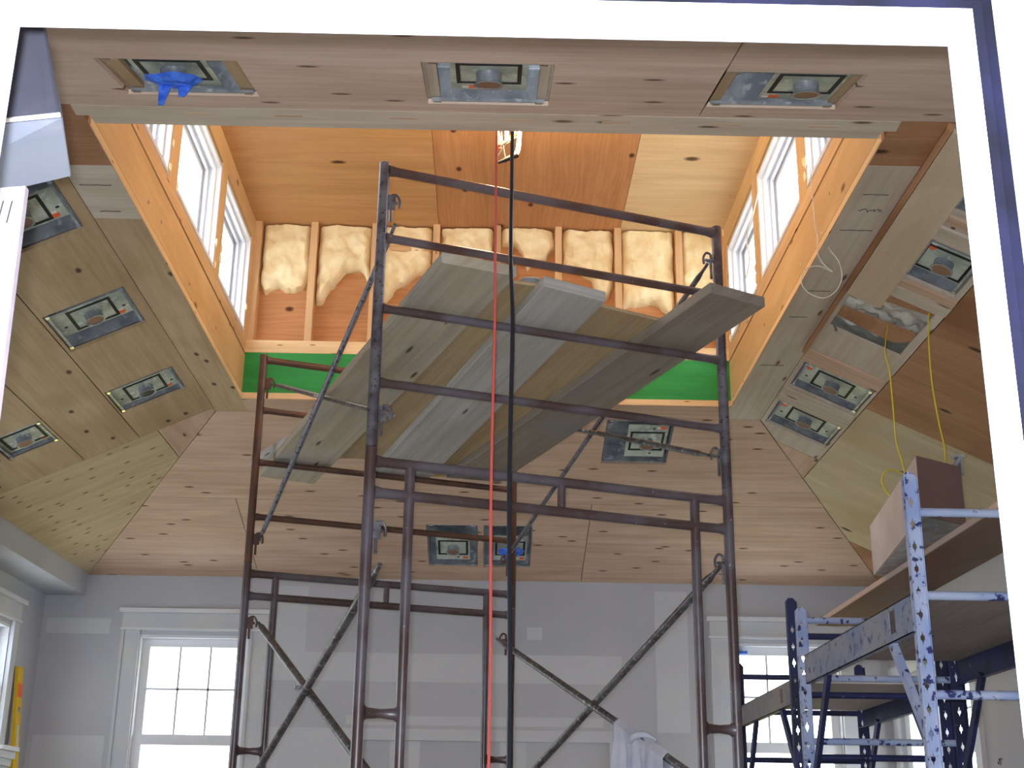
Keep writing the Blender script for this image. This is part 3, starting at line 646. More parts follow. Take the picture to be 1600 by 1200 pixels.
# long clear board screwed below the right slope and cross cleats
def slab(name, P, poly, w0, th, mat, grain, **k):
    bm = bmesh.new(); plate(bm, poly, [], lambda u, v, w: P(u, v, w0 + w), th, grain); return obj(name, bm, M[mat], **k)
slab('long_board', PR, rect(4.45, .005, 6.03, .185), -.045, .02, 'board_pale', (1, 0), label='long pale smooth board fixed along the top of the right slope', cat='board')
slab('cleat', PR, rect(4.45, -.022, 6.9, .002), -.044, .04, 'ply_brown', (1, 0), label='thin brown batten along the upper edge of the right slope', cat='board')
for i, (a, b, w) in enumerate(((5.06, 5.12, 0), (5.16, 5.28, 1), (5.74, 5.80, 0), (5.81, 5.90, 1))):
    slab('cleat', PR, rect(a, .19, b, .47), -.016 - .004 * w, .0155, ('ply_pink', 'ply_edge')[w], (0, 1),
         label=('pink cross cleat nearest the taped light on the right slope', 'wider grey cross cleat above the door-side light', 'narrow pink cross cleat just past the door-side light', 'grey cross cleat bordering the foam opening')[i], cat='board')
slab('cleat', PR, rect(6.9, .0, 7.06, .46), -.016, .0155, 'ply_pink', (0, 1), label='reddish cross board between foam opening and next light', cat='board')
slab('cleat', PR, rect(7.55, .01, 7.77, .46), -.016, .0155, 'ply_edge', (0, 1), label='grey-brown cross board between the two far lights of the right slope', cat='board')

# ------------------------------------------------------------------ steel scaffold
ANG = radians(20.36); dX = Vector((cos(ANG), sin(ANG), 0)); dN = Vector((-sin(ANG), cos(ANG), 0)); FWD = 1.524; LSP = 2.4368
O = Vector((-.4544, 4.7862, 0))
def SP(a, b, z): p = O + dX * a + dN * b; return Vector((p.x, p.y, z))
ZT, ZR2, ZR3, ZR4, ZJ, Z5, Z6 = 2.549, 2.251, 1.950, 1.6437, 1.385, 1.332, 1.2126
LU, LD, MU, MD = 2.41, 1.52, 1.07, .17      # brace lock heights
def frame_thing(name, b, z, lab): return thing(name, lab, 'scaffold', SP(FWD / 2, b, z), 'brown scaffold frames')
def lock(t, a, b, z, s, si):
    """gravity brace lock: stud, hook and drop arm; s faces the inside of the frame, si towards the other frame"""
    bm = bmesh.new(); p = SP(a, b, z)
    d = dX * s
    tube(bm, [p + d * .018, p + d * .06], .007, 8)
    tube(bm, smooth_path([p + d * .03 + Vector((0, 0, .008)), p + d * .035 + Vector((0, 0, .03)), p + d * .055 + Vector((0, 0, .034)), p + d * .07 + Vector((0, 0, .01)), p + d * .068 + Vector((0, 0, -.02))], 4), .0055, 8)
    tube(bm, [p + d * .034 + Vector((0, 0, .01)), p + d * .034 + Vector((0, 0, -.085))], .006, 8)
    box(bm, p + d * .026 + Vector((-.012, -.004, -.03)), p + d * .04 + Vector((.012, .004, .03)))
    obj('brace_lock', bm, M['rust_paint'] if b > 1 else M['grey_paint'], t)
def upper(b, mat_post, mat_rail, lab):
    t = frame_thing('scaffold_frame', b, ZJ, lab)
    for a in (0, FWD):
        bm = bmesh.new(); tube(bm, [SP(a, b, ZJ + .001), SP(a, b, ZT + .028)], .0215, 16)
        tube(bm, [SP(a, b, ZT + .028), SP(a, b, ZT + .034)], [.0215, .012], 16); obj('post', bm, M[mat_post], t, smooth=True)
    for z, r in ((ZT, .0195), (ZR2, .0175), (ZR3, .0175), (ZR4, .0175)):
        bm = bmesh.new(); tube(bm, [SP(.018, b, z), SP(.05, b, z), SP(FWD - .05, b, z), SP(FWD - .018, b, z)], [r * 1.25, r, r, r * 1.25], 14); obj('rail', bm, M[mat_rail], t, smooth=True)
    for a, s in ((0, 1), (FWD, -1)):
        for z in (LU, LD): lock(t, a, b, z, s, 1)
    return t
def lower(b, mat, lab):
    t = frame_thing('scaffold_frame', b, FL, lab)
    for a in (0, FWD):
        bm = bmesh.new(); tube(bm, [SP(a, b, FL + .012), SP(a, b, ZJ - .001)], .0215, 16); tube(bm, [SP(a, b, FL), SP(a, b, FL + .012)], .06, 16); obj('post', bm, M[mat], t, smooth=True)
    il = .102 * FWD
    for z in (Z5, Z6):
        bm = bmesh.new(); tube(bm, [SP(.018, b, z), SP(.05, b, z), SP(FWD - .05, b, z), SP(FWD - .018, b, z)], [.026, .020, .020, .026], 14); obj('rail', bm, M[mat], t, smooth=True)
    for a in (il, FWD - il):
        bm = bmesh.new(); tube(bm, [SP(a, b, FL + .3), SP(a, b, Z5 - .012)], .0195, 14); obj('inner_leg', bm, M[mat], t, smooth=True)
    for a0, a1 in ((.018, il - .015), (FWD - .018, FWD - il + .015)):
        for z in (.415, -.35, -1.1):
            am = (a0 + a1) / 2
            bm = bmesh.new(); tube(bm, [SP(a0, b, z), SP(a0 * .8 + am * .2, b, z), SP(am, b, z), SP(a1 * .8 + am * .2, b, z), SP(a1, b, z)], [.030, .020, .0155, .020, .030], 14); obj('rung', bm, M[mat], t, smooth=True)
    bm = bmesh.new(); tube(bm, [SP(FWD * .51, b, Z6 + .015), SP(FWD * .51, b, Z5 - .015)], .0165, 12); obj('spacer', bm, M[mat], t, smooth=True)
    for a, s in ((0, 1), (FWD, -1)):
        for z in (MU, MD): lock(t, a, b, z, s, 1)
    return t
lower(0, 'brown_paint', 'near lower scaffold frame with inner ladder legs, dark maroon')
lower(LSP, 'brown_paint', 'far lower scaffold frame with inner ladder legs, dark maroon')
upper(0, 'grey_paint', 'brown_paint', 'near upper scaffold frame with four rails, reaching into the light well')
upper(LSP, 'rust_paint', 'rust_paint', 'far upper scaffold frame, rusty, standing before the green board')
def brace(a, s, zu, zl, r, mat1, mat2, lab, dz=.02):
    pa = a + s * .052
    mid = SP(pa, LSP / 2, (zu + zl) / 2)
    t = thing('cross_brace', lab, 'scaffold brace', mid, 'scaffold cross braces')
    for k, (za, zb, off, mt) in enumerate(((zu - dz, zl, 0, mat1), (zl, zu, .03, mat2))):
        A = SP(pa + s * off, .0, za); B = SP(pa + s * off, LSP, zb); u = (B - A).normalized()
        bm = bmesh.new(); tube(bm, [A - u * .01, A + u * .05, A + u * .09, B - u * .09, B - u * .05, B + u * .01], [r * .55, r * .6, r, r, r * .6, r * .55], 12); obj('bar', bm, M[mt], t, smooth=True)
    bm = bmesh.new(); tube(bm, [mid - dX * s * .02, mid + dX * s * .05], .008, 8); obj('pivot_bolt', bm, M['galv'], t)
    return t
brace(0, 1, LU, LD, .0125, 'brace_pale', 'brace', 'upper left cross brace, splattered pale bar beside the near left post', .10)
brace(FWD, -1, LU, LD, .0125, 'grey_paint', 'brace', 'upper right cross brace passing under the right plank')
brace(0, 1, MU, MD, .0175, 'brace', 'brace', 'lower left cross brace in front of the far left window', .13)
brace(FWD, -1, MU, MD, .0175, 'brace', 'brace', 'lower right cross brace, with the grey rag hanging on it')

# ------------------------------------------------------------------ platform planks
def plank(pts, z, th, mat, lab, name='plank'):
    """pts: near-left, near-right, far-right, far-left (x,y)"""
    bm = bmesh.new(); p = [(x, y, z) for x, y in pts] + [(x, y, z + th) for x, y in pts]
    g = Vector((pts[3][0] - pts[0][0], pts[3][1] - pts[0][1], 0))
    hexa(bm, p, g); 
    bmesh.ops.bevel(bm, geom=list(bm.edges), offset=.003, segments=1, affect='EDGES')
    obj(name, bm, M[mat], label=lab, cat='plank', group='scaffold platform planks')
ZP = 1.971
plank([(-.195, 4.392), (.08, 4.506), (-1.05, 7.62), (-1.345, 7.46)], ZP, .042, 'plank_grey', 'leftmost wide grey weathered plank with pale end')
plank([(.183, 4.591), (.43, 4.736), (-.38, 7.50), (-.70, 7.40)], ZP, .042, 'plank_pale', 'pale whitish plank in the middle of the platform')
plank([(.816, 4.623), (1.052, 4.759), (.05, 7.50), (-.26, 7.42)], ZP, .042, 'plank_dark', 'dark grey plank at the right, its end jutting toward the right windows')
plank([(.02, 4.66), (.25, 4.72), (-.47, 7.22), (-.95, 7.19)], ZP + .0435, .014, 'plank_ply', 'olive plywood strip between the left grey and the pale planks', 'plywood_strip')
plank([(.38, 4.87), (.80, 5.10), (.02, 7.62), (-.42, 7.55)], ZP + .0435, .014, 'plank_ply', 'brown plywood strip between the pale and the dark planks', 'plywood_strip')
plank([(-.99, 6.72), (-.97, 6.76), (-1.36, 7.44), (-1.40, 7.40)], ZP + .044, .05, 'plank_pale', 'short stack of thin slats at the far left plank end', 'slat')

t = thing('tin_can', 'small round tin on the platform behind the pale plank end', 'can', (.14, 4.86, 2.0287))
bm = bmesh.new(); tube(bm, [(.14, 4.86, 2.029), (.14, 4.86, 2.098)], .045, 24); obj('body', bm, M['galv'], t, smooth=True)
bm = bmesh.new(); tube(bm, [(.14, 4.86, 2.0985), (.14, 4.86, 2.104)], .048, 24); obj('lid', bm, M['plank_pale'], t, smooth=True)

# ------------------------------------------------------------------ cords and hanging work lamp
def cord(name, pts, r, mat, lab, cat='cord'):
    bm = bmesh.new(); tube(bm, smooth_path(pts, 5), r, 8); return obj(name, bm, M[mat], smooth=True, label=lab, cat=cat)
cord('power_cord', [(-.005, 4.66, z2 - .005), (-.005, 4.63, 3.0), (-.005, 4.612, 2.62), (-.004, 4.50, 2.36), (-.002, 4.355, 1.99), (.001, 4.30, 1.7), (-.002, 4.26, 1.1), (.006, 4.24, .4), (.0, 4.22, -.6), (.01, 4.2, FL + .01)], .0048, 'red_cord', 'thin red cord hanging straight down in front of the scaffold')
cord('power_cord', [(0.058, 4.66, z2 - .005), (0.058, 4.63, 3.0), (0.057, 4.614, 2.62), (0.056, 4.51, 2.36), (0.054, 4.37, 1.99), (0.063, 4.31, 1.7), (0.058, 4.27, 1.1), (0.068, 4.25, .4), (0.063, 4.23, -.6), (0.073, 4.21, FL + .01)], .0075, 'black_cord', 'thicker black cord hanging just right of the red one')
t = thing('work_lamp', 'glowing tube work lamp hanging in the light well above the scaffold', 'lamp', (.06, 6.2, 3.40))
for x0, pts in (('a', [(.047, 6.2, 3.66), (.046, 6.2, 3.58), (.049, 6.2, 3.495)]), ('b', [(.112, 6.2, 3.66), (.114, 6.2, 3.56), (.111, 6.2, 3.47), (.104, 6.2, 3.425), (.088, 6.2, 3.40)])):
    bm = bmesh.new(); tube(bm, smooth_path(pts, 5), .011, 10); obj('lamp_tube', bm, M['lamp'], t, smooth=True)
bm = bmesh.new(); tube(bm, [(.004, 6.19, 3.352), (.05, 6.19, 3.375), (.105, 6.19, 3.402)], [.008, .013, .016], 10); tube(bm, [(.01, 6.19, 3.452), (.035, 6.19, 3.474), (.062, 6.19, 3.49)], .009, 8); obj('lamp_holder', bm, M['black'], t, smooth=True)
bm = bmesh.new(); tube(bm, [(.0, 6.2, 3.70), (.022, 6.2, 3.50), (.044, 6.2, 3.36)], .004, 6); tube(bm, [(-.005, 6.21, 3.39), (.03, 6.21, 3.46), (.10, 6.21, 3.52), (.14, 6.21, 3.56)], .003, 6); obj('wire_cage', bm, M['black_cord'], t)
bm = bmesh.new(); tube(bm, [(-.008, 6.2, 3.58), (.004, 6.2, 3.50), (.012, 6.2, 3.44)], [.006, .014, .010], 8); obj('socket', bm, M['orange'], t, smooth=True)
bm = bmesh.new(); tube(bm, [(.066, 6.21, 3.49), (.09, 6.21, 3.56)], [.008, .016], 8); obj('cap', bm, M['lamp_yellow'], t, smooth=True)
bm = bmesh.new(); tube(bm, [(.08, 6.2, 3.655), (.08, 6.2, z2)], .005, 6); tube(bm, [(.03, 6.2, 3.665), (.13, 6.2, 3.665)], .012, 8); obj('hanger', bm, M['black_cord'], t)
lp = bpy.data.lights.new('work_lamp_light', 'POINT'); lp.energy = 42; lp.color = (1.0, 0.76, 0.46); lp.shadow_soft_size = .05
lpo = bpy.data.objects.new('work_lamp_light', lp); C.objects.link(lpo); lpo.location = (.08, 6.12, 3.53 + H)
# white cable looped over the right beam
cable = [(1.50, 5.66, 3.25), (1.492, 5.62, 3.05), (1.49, 5.6, 2.877), (1.492, 5.6, 2.744), (1.50, 5.6, 2.671), (1.495, 5.6, 2.596), (1.518, 5.6, 2.54), (1.558, 5.6, 2.50), (1.50, 5.6, 2.528), (1.438, 5.6, 2.513), (1.410, 5.6, 2.449), (1.437, 5.6, 2.396), (1.503, 5.6, 2.368), (1.564, 5.6, 2.400), (1.600, 5.6, 2.47), (1.592, 5.6, 2.55), (1.55, 5.59, 2.61), (1.53, 5.58, 2.66), (1.505, 5.58, 2.70)]
cord('cable_coil', cable, .0026, 'white_cable', 'thin white cable ending in a loop, hanging from the right beam', 'cable')
cord('wire_scrap', [(1.50, 6.75, 3.55), (1.475, 6.85, 3.42), (1.46, 7.0, 3.33), (1.47, 7.0, 3.2), (1.455, 7.05, 3.1)], .004, 'white_cable', 'short white wire dangling beside the middle right clerestory window', 'cable')
# yellow cord
cord('yellow_rope', [(2.13, 6.0, 2.47), (2.112, 5.99, 2.3), (2.113, 6.0, 2.1), (2.12, 5.98, 1.9), (2.105, 5.9, 1.70), (2.02, 5.85, 1.45)], .004, 'yellow_rope', 'right strand of yellow cord dropping to the brown box', 'cord')
cord('yellow_rope', [(2.0, 6.24, 2.50), (1.93, 6.1, 2.3), (1.912, 6.0, 2.161), (1.914, 6.0, 1.95), (1.914, 6.0, 1.807), (1.935, 6.0, 1.70), (1.93, 5.98, 1.64), (1.88, 5.97, 1.66), (1.83, 5.95, 1.64), (1.81, 5.93, 1.58), (1.84, 5.9, 1.50)], .0035, 'yellow_rope', 'left strand of yellow cord with a slack loop above the box', 'cord')

# ------------------------------------------------------------------ blue rolling scaffolds on the right
def perforated(t, x, y, z0, zt_, mat, sx, flange=.058):
    bm = bmesh.new(); holes = []; z = z0 + .12
    while z < zt_ - .08:
        holes.append([(0, z - .026), (.003, z - .011), (.008, z - .006), (.008, z + .006), (.003, z + .011), (0, z + .026), (-.003, z + .011), (-.008, z + .006), (-.008, z - .006), (-.003, z - .011)]); z += .082
    f = flange / 2
    plate(bm, [(-f, z0), (f, z0), (f, zt_ - .02), (f * .4, zt_), (-f * .4, zt_), (-f, zt_ - .02)], holes, lambda u, v, w: Vector((x + u, y - w, v)), .004)
    box(bm, (x - sx * f, y - .0042, z0), (x - sx * (f - .004), y - .036, zt_ - .02), (0, 0, 1))
    box(bm, (x + sx * f, y - .0042, z0), (x + sx * (f - .003), y - .012, zt_ - .02), (0, 0, 1))
    obj('post', bm, M[mat], t)
def rolling(x0, x1, y0, y1, ztn, ztf, zd0, zd1, mat, mat2, mbeam, rails_n, rails_f, lab, name='rolling_scaffold', deck='deck_ply'):
    t = thing(name, lab, 'scaffold', ((x0 + x1) / 2, (y0 + y1) / 2, FL), 'blue rolling scaffolds')
    for x, y, zt_, m, sx in ((x0, y0, ztn, mat, -1), (x1, y0, ztn, mat, 1), (x0, y1, ztf, mat2, -1), (x1, y1, ztf, 'blue_dark', 1)):
        perforated(t, x, y, FL + .17, zt_, m, -sx)
        bm = bmesh.new(); tube(bm, [(x - .012, y, FL + .065), (x + .012, y, FL + .065)], .064, 18); obj('caster', bm, M['black'], t, smooth=True)
        bm = bmesh.new(); tube(bm, [(x, y, FL + .13), (x, y, FL + .18)], .012, 8); box(bm, (x - .02, y - .03, FL + .122), (x + .02, y + .03, FL + .132)); obj('caster_fork', bm, M['galv'], t)
    for y, rs, m in ((y0 + .02, rails_n, mat), (y1 + .02, rails_f, mat2)):
        for z in rs:
            bm = bmesh.new(); tube(bm, [(x0, y, z), (x1, y, z)], .0165, 12); obj('end_rail', bm, M[m], t, smooth=True)
    for x, s, m in ((x0, 1, mbeam), (x1, -1, 'blue_dark')):
        bm = bmesh.new()
        plate(bm, rect(y0 + .03, zd0, y1 - .03, zd1), [rect(y0 + .30, zd0 + .03, y0 + .38, zd1 - .02)], lambda u, v, w, x=x, s=s: Vector((x + s * w, u, v)), .004)
        box(bm, (x, y0 + .03, zd0), (x + s * .03, y1 - .03, zd0 + .004)); box(bm, (x, y0 + .03, zd1 - .004), (x + s * .03, y1 - .03, zd1)); obj('side_beam', bm, M[m], t)
        for ya, yb in ((y0 + .42, y0 + .03), (y1 - .40, y1 - .05)):
            bm = bmesh.new(); A, B = Vector((x + s * .008, ya, zd0 + .01)), Vector((x + s * .008, yb, zd0 - .42)); u = (B - A).normalized(); pr = Vector((0, u.z, -u.y)) * .024
            hexa(bm, [A - pr, A + pr, A + pr + Vector((s * .02, 0, 0)), A - pr + Vector((s * .02, 0, 0)), B - pr, B + pr, B + pr + Vector((s * .02, 0, 0)), B - pr + Vector((s * .02, 0, 0))]); obj('knee_brace', bm, M[m if x == x1 else (mat if ya < (y0 + y1) / 2 else 'blue_dark')], t)
    bm = bmesh.new(); box(bm, (x0 + .006, y0 + .05, zd1 - .02), (x1 - .006, y1 - .05, zd1 - .006), (0, 1, 0)); obj('deck', bm, M[deck], t)
    return t
rolling(1.53, 2.27, 4.69, 6.51, 1.295, 1.10, .725, .862, 'blue_light', 'blue_light', 'blue_grey', (1.150, .845, .497, .15, -.6), (1.04, .76, .462, .1, -.6), 'nearer blue rolling scaffold with chipped pale blue posts and deck')
rolling(1.53, 2.27, 6.71, 8.22, 1.18, 1.04, .66, .782, 'blue_dark', 'blue_dark', 'deck_edge', (.99, .70, .40, -.3), (.96, .75, .47, .1, -.6), 'farther navy rolling scaffold in front of the right far window', deck='carton_white')
bm = bmesh.new(); box(bm, (1.865, 4.15, 1.172), (2.165, 7.55, 1.196), (0, 1, 0))
obj('long_plank', bm, [M['mdf']], label='long brown board lying across the blue scaffold rails under the box', cat='plank')
bm = bmesh.new(); box(bm, (1.858, 4.15, 1.172), (1.8645, 7.55, 1.1965), (0, 1, 0)); ob = obj('edge_band', bm, M['edge_pink'], parent=bpy.data.objects['long_plank'])
bm = bmesh.new(); box(bm, (1.60, 5.75, .872), (1.66, 6.9, .884), (0, 1, 0)) if False else box(bm, (1.60, 5.6, .864), (1.95, 6.35, .880), (0, 1, 0))
obj('loose_board', bm, M['ply_tan'], label='tan board lying on the nearer blue scaffold deck', cat='board')
# brown and pale fibreboard box with a steel clamp
t = thing('fibreboard_box', 'long box with brown front and pale side, resting on the long brown board', 'box', (1.85, 5.6, 1.198))
fl_, fr_, br_, bl_ = Vector((1.655, 4.95)), Vector((1.878, 5.10)), Vector((2.03, 6.27)), Vector((1.807, 6.168))
zb_, zt_ = 1.198, 1.435
def v3(p, z): return Vector((p.x, p.y, z))
bm = bmesh.new(); e = .012
hexa(bm, [v3(fl_, zb_), v3(fr_, zb_), v3(fr_, zb_) + Vector((0, e, 0)), v3(fl_, zb_) + Vector((0, e, 0)), v3(fl_, zt_), v3(fr_, zt_), v3(fr_, zt_) + Vector((0, e, 0)), v3(fl_, zt_) + Vector((0, e, 0))]); obj('front_panel', bm, M['carton'], t)
bm = bmesh.new(); i_ = Vector((e, 0, 0)); y_ = Vector((0, e + .001, 0))
hexa(bm, [v3(fl_, zb_) + y_, v3(fl_, zb_) + y_ + i_, v3(bl_, zb_) + i_, v3(bl_, zb_), v3(fl_, zt_) + y_, v3(fl_, zt_) + y_ + i_, v3(bl_, zt_) + i_, v3(bl_, zt_)]); obj('side_panel', bm, M['carton_white'], t)
bm = bmesh.new(); hexa(bm, [v3(fr_, zb_) + y_ - i_, v3(fr_, zb_) + y_, v3(br_, zb_), v3(br_, zb_) - i_, v3(fr_, zt_) + y_ - i_, v3(fr_, zt_) + y_, v3(br_, zt_), v3(br_, zt_) - i_]); obj('side_panel', bm, M['carton_white'], t)
bm = bmesh.new(); hexa(bm, [v3(fl_, zb_ + .001) + y_ + i_ * 1.1, v3(fr_, zb_ + .001) + y_ - i_ * 1.1, v3(br_, zb_ + .001) - i_ * 1.1, v3(bl_, zb_ + .001) + i_ * 1.1, v3(fl_, zb_ + .01) + y_ + i_ * 1.1, v3(fr_, zb_ + .01) + y_ - i_ * 1.1, v3(br_, zb_ + .01) - i_ * 1.1, v3(bl_, zb_ + .01) + i_ * 1.1]); obj('bottom_panel', bm, M['galv'], t)
bm = bmesh.new()
hexa(bm, [(1.845, 5.10, 1.437), (1.862, 5.10, 1.437), (1.862, 5.14, 1.437), (1.845, 5.14, 1.437), (1.875, 5.10, 1.475), (1.892, 5.10, 1.475), (1.892, 5.14, 1.475), (1.875, 5.14, 1.475)])
box(bm, (1.858, 5.10, 1.476), (1.90, 5.14, 1.486)); box(bm, (1.878, 5.092, 1.40), (1.886, 5.13, 1.474))
obj('steel_clip', bm, M['galv'], t, label='bent grey steel clip')
bm = bmesh.new(); tube(bm, [(2.20, 6.45, .79), (2.225, 6.48, 1.20)], .012, 8); bm.free()

# ------------------------------------------------------------------ rag on the lower right brace
Pb = SP(FWD - .052 - .03, LSP, MU); Pa = SP(FWD - .052 - .03, 0, MD); ub = (Pa - Pb).normalized()
bm = bmesh.new(); ns, na = 34, 30; G = []
sd = Vector((-ub.y, ub.x, 0)).normalized()
for i in range(ns + 1):
    s = i / ns; c = Pb + (Pa - Pb) * (.635 + .19 * s); row = []
    fold = .012 * sin(s * 19) + .008 * sin(s * 43 + 1)
    for j in range(na + 1):
        q = -1 + 2 * j / na; L = .55 + .05 * noise.noise(Vector((s * 3, 1 if q > 0 else 2, 0)))
        arc = abs(q) * L
        if arc < .035:
            an = arc / .035 * pi / 2; off = sd * (sin(an) * .023 * (1 if q > 0 else -1)); dz = .022 * cos(an)
        else:
            k = min(1, (arc - .035) / .15); off = sd * ((.023 + fold * k + .010 * k * noise.noise(Vector((s * 9, arc * 6, q)))) * (1 if q > 0 else -1)); dz = -(arc - .035)
        p = c + off; p.z = c.z + dz + .006 * noise.noise(Vector((s * 8, q * 5, 3)))
        p += Vector((0, 0, .02)) * (1 if arc < .06 else 0) * max(0, noise.noise(Vector((s * 6, q * 4, 8))))
        row.append(bm.verts.new(p))
    G.append(row)
for i in range(ns):
    for j in range(na): bm.faces.new([G[i][j], G[i + 1][j], G[i + 1][j + 1], G[i][j + 1]])
ro = obj('rag', bm, M['rag'], smooth=True, label='grey cloth rag slung over the lower right brace', cat='rag')
md = ro.modifiers.new('thick', 'SOLIDIFY'); md.thickness = .004; md.offset = 1
# knotted roll of the rag round the bar
bm = bmesh.new(); c0 = Pb + (Pa - Pb) * .70; pts = []
for k in range(15):
    an = -1.2 + k / 14 * 3.6; pts.append(c0 + sd * (-.036 * cos(an) * 1.0) + Vector((0, 0, .036 * sin(an))) + ub * (.012 * k))
tube(bm, pts, [.006 + .009 * sin(pi * k / 14) for k in range(15)], 10); obj('rag_twist', bm, M['rag'], ro, smooth=True)

# ------------------------------------------------------------------ things at the left
t = thing('spirit_level', 'yellow spirit level with an orange sticker leaning in the left corner', 'level', (wl + .06, 10.25, FL))
A, B = Vector((wl + .035, 10.12, 1.175)), Vector((wl + .16, 10.36, FL + .003)); u = (B - A).normalized()
def lev(a, b, y0, y1, x0, x1):
    p, q = A + u * a, A + u * b; r = []
    for c in (p, q):
        r += [c + Vector((x0, y0, 0)), c + Vector((x1, y0, 0)), c + Vector((x1, y1, 0)), c + Vector((x0, y1, 0))]
    return r
Ln = (B - A).length
bm = bmesh.new(); hexa(bm, lev(0, Ln, -.055, .055, -.012, .014)); obj('body', bm, M['yellow'], t)
bm = bmesh.new(); hexa(bm, lev(.12, .22, -.050, .050, .0145, .0155)); obj('sticker', bm, M['orange'], t)
bm = bmesh.new(); hexa(bm, lev(.29, .33, -.02, .02, .0145, .018)); obj('vial', bm, M['galv'], t)
bm = bmesh.new(); hexa(bm, lev(.42, .58, -.018, .018, .0145, .016)); obj('hand_slot', bm, M['mud'], t)
bm = bmesh.new(); box(bm, (wl + .002, 9.60, .555), (wl + .17, 9.96, .585)); t = obj('wall_bracket_shelf', bm, M['trim'], label='small white moulded shelf at the lower left edge, beside the level', cat='shelf')
bm = bmesh.new()
for k in range(6): box(bm, (wl + .002, 9.62 + .01 * k, .553 - .05 * (k + 1)), (wl + .15 - .02 * k, 9.94 - .01 * k, .553 - .05 * k))
obj('bracket', bm, M['primer'], t)
# folded sheet metal boot
t = thing('sheet_metal_duct', 'grey folded sheet metal duct boot at the upper left behind the door frame', 'duct', (-.8, 1.75, .88))
a0, a1 = Vector((-.714, 1.75, 1.23)), Vector((-1.02, 1.75, 1.22)); b0, b1 = Vector((-.606, 1.62, .937)), Vector((-.90, 1.62, .895)); c0_, c1 = Vector((-.661, 1.85, .964 - .0)), Vector((-1.0, 1.85, .865))
back0, back1 = Vector((-.70, 1.93, 1.23)), Vector((-1.02, 1.93, 1.22))
bm = bmesh.new(); hexa(bm, [b0, b1, a1, a0, b0 + Vector((.002, .012, .004)), b1 + Vector((0, .012, .004)), a1 + Vector((0, .012, 0)), a0 + Vector((0, .012, 0))]); obj('front_panel', bm, M['duct'], t)
bm = bmesh.new(); hexa(bm, [b0 + Vector((.004, .0, -.004)), b1 + Vector((0, 0, -.004)), c1, c0_, b0 + Vector((.004, .004, .0)), b1 + Vector((0, .004, 0)), c1 + Vector((0, 0, .006)), c0_ + Vector((0, 0, .006))]); obj('bottom_panel', bm, M['duct_lit'], t)
bm = bmesh.new(); tube(bm, [b0 + Vector((.003, -.002, 0)), b1 + Vector((0, -.002, 0))], .0035, 8); obj('folded_seam', bm, M['white_label'], t)  # bright line along the metal fold, painted in as white colour
bm = bmesh.new(); d = (b0 - a0); 
hexa(bm, [b0 + Vector((-.003, -.003, .006)), b0 + Vector((-.014, -.003, .003)), a0 + Vector((-.010, -.003, 0)), a0 + Vector((0, -.003, 0)), b0 + Vector((-.003, 0, .006)), b0 + Vector((-.014, 0, .003)), a0 + Vector((-.010, 0, 0)), a0 + Vector((0, 0, 0))]); obj('seam_flange', bm, M['duct'], t)
# rough board leaning behind the frame
bm = bmesh.new(); hexa(bm, [(-.545, 1.5, FL), (-.80, 1.5, FL), (-.80, 1.512, FL), (-.545, 1.512, FL), (-.590, 1.5, .767), (-.80, 1.5, .742), (-.80, 1.512, .742), (-.590, 1.512, .767)], (0, 0, 1))
t = obj('rough_board', bm, M['lav_wood'], label='pale rough-sawn upright board at the left edge below the sheet metal', cat='board')
bm = bmesh.new()
for x in (-.618, -.607): hexa(bm, [(x, 1.4985, .715), (x + .0012, 1.4985, .715), (x + .0012, 1.4997, .715), (x, 1.4997, .715), (x + .003, 1.4985, .745), (x + .0042, 1.4985, .745), (x + .0042, 1.4997, .745), (x + .003, 1.4997, .745)])
obj('pencil_mark', bm, M['ink'], t)
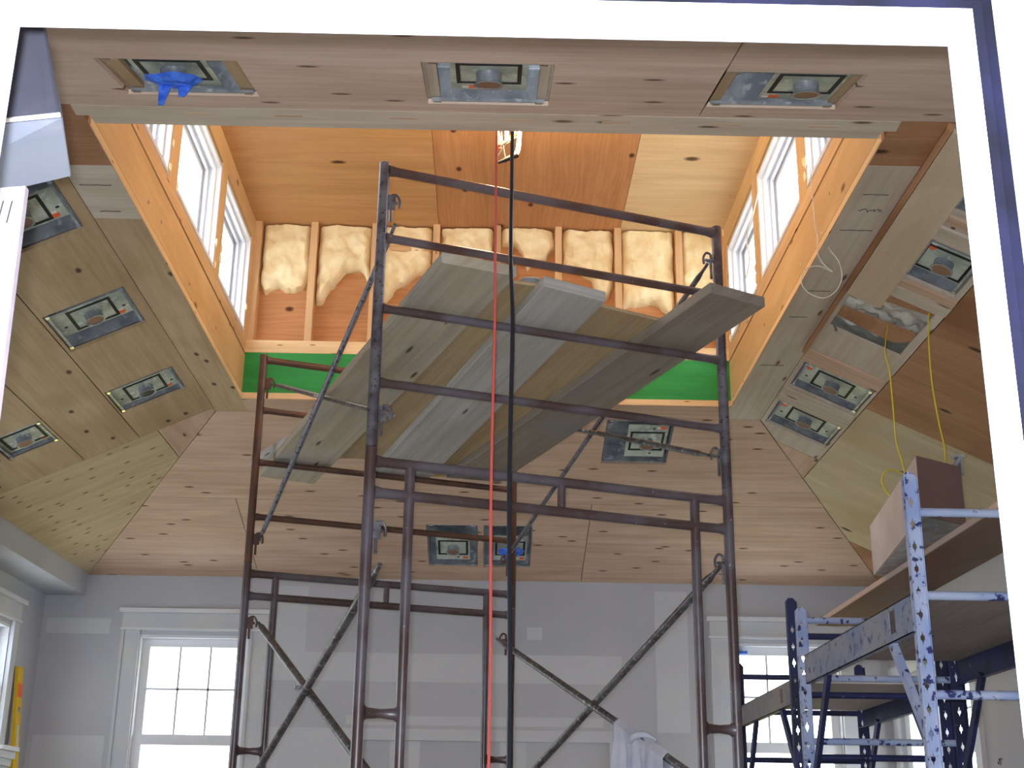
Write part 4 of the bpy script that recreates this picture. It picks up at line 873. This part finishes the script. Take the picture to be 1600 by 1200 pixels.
# pencil note on the right wall and on the plywood strips: illegible scribbles
def scribble(name, P, u0, v0, w, h, n, seed, wd=.003, mat='ink'):
    rnd = random.Random(seed); bm = bmesh.new(); pts = []
    for k in range(n): pts.append(P(u0 + w * k / n, v0 + h * rnd.uniform(-.5, .5), -.003))
    tube(bm, pts, wd / 2, 4); return obj(name, bm, M[mat], kind='structure')
PB = lambda u, v, w: Vector((u, v, zo + w))
for k, (u0, v0, w) in enumerate(((1.56, 5.05, .12), (1.55, 5.40, .16), (1.56, 6.1, .13), (1.55, 6.45, .1), (1.54, 7.2, .15), (-1.78, 5.1, .15), (-1.76, 5.35, .1))): scribble('pencil_line', PB, u0, v0, w, .004, 12, k)
scribble('pencil_line', PB, 1.58, 5.20, .11, .03, 26, 44)
scribble('pencil_line', lambda u, v, w: PwR(u, v, w), 8.38, .49, .10, .05, 16, 5)
# screw heads and knots on beams
bm = bmesh.new()
for y, z in ((5.5, 2.74), (5.75, 2.76), (6.4, 2.72), (7.1, 2.75)): tube(bm, [(xl + .0005, y, z), (xl + .003, y, z)], .009, 10)
for y, z in ((5.4, 2.80), (6.0, 2.72), (6.9, 2.75)): tube(bm, [(xr - .0005, y, z), (xr - .003, y, z)], .009, 10)
obj('screw_head', bm, M['chrome'], kind='structure')

# ------------------------------------------------------------------ outside: eaves, ground and autumn trees seen through the panes
bm = bmesh.new(); box(bm, (-40, 13, FL - 1.2), (40, 60, FL - 1.1)); obj('ground', bm, M['leaf'], kind='structure')
rnd = random.Random(11)
for k, (x, y, h) in enumerate(((-11, 22, 1.2), (-5.5, 28, .8), (5.0, 27, 1.2), (10.5, 21, 1.6), (15, 15, 2.4))):
    lab = ('autumn tree outside, left of the far left window view', 'autumn tree seen low through the far left window', 'autumn tree seen low through the far right window', 'yellow tree outside beyond the right corner', 'yellow tree seen through the right wall window')[k]
    t = thing('autumn_tree', lab, 'tree', (x, y, FL - 1.1), 'trees outside')
    bm = bmesh.new(); tube(bm, [(x, y, FL - 1.1), (x + .05, y, FL + h * .5), (x, y, FL + h)], [.16, .12, .06], 10); obj('trunk', bm, M['bark'], t, smooth=True)
    bm = bmesh.new()
    for j in range(160):
        c = Vector((x + rnd.gauss(0, .8), y + rnd.gauss(0, .8), FL + h * .6 + rnd.gauss(0, .45))); n_ = Vector((rnd.uniform(-1, 1), rnd.uniform(-1, 1), rnd.uniform(-1, 1))).normalized(); a = n_.orthogonal() * .22; b = n_.cross(a)
        bm.faces.new([bm.verts.new(c + a), bm.verts.new(c + b), bm.verts.new(c - a), bm.verts.new(c - b)])
    obj('foliage', bm, M['leaf'], t)
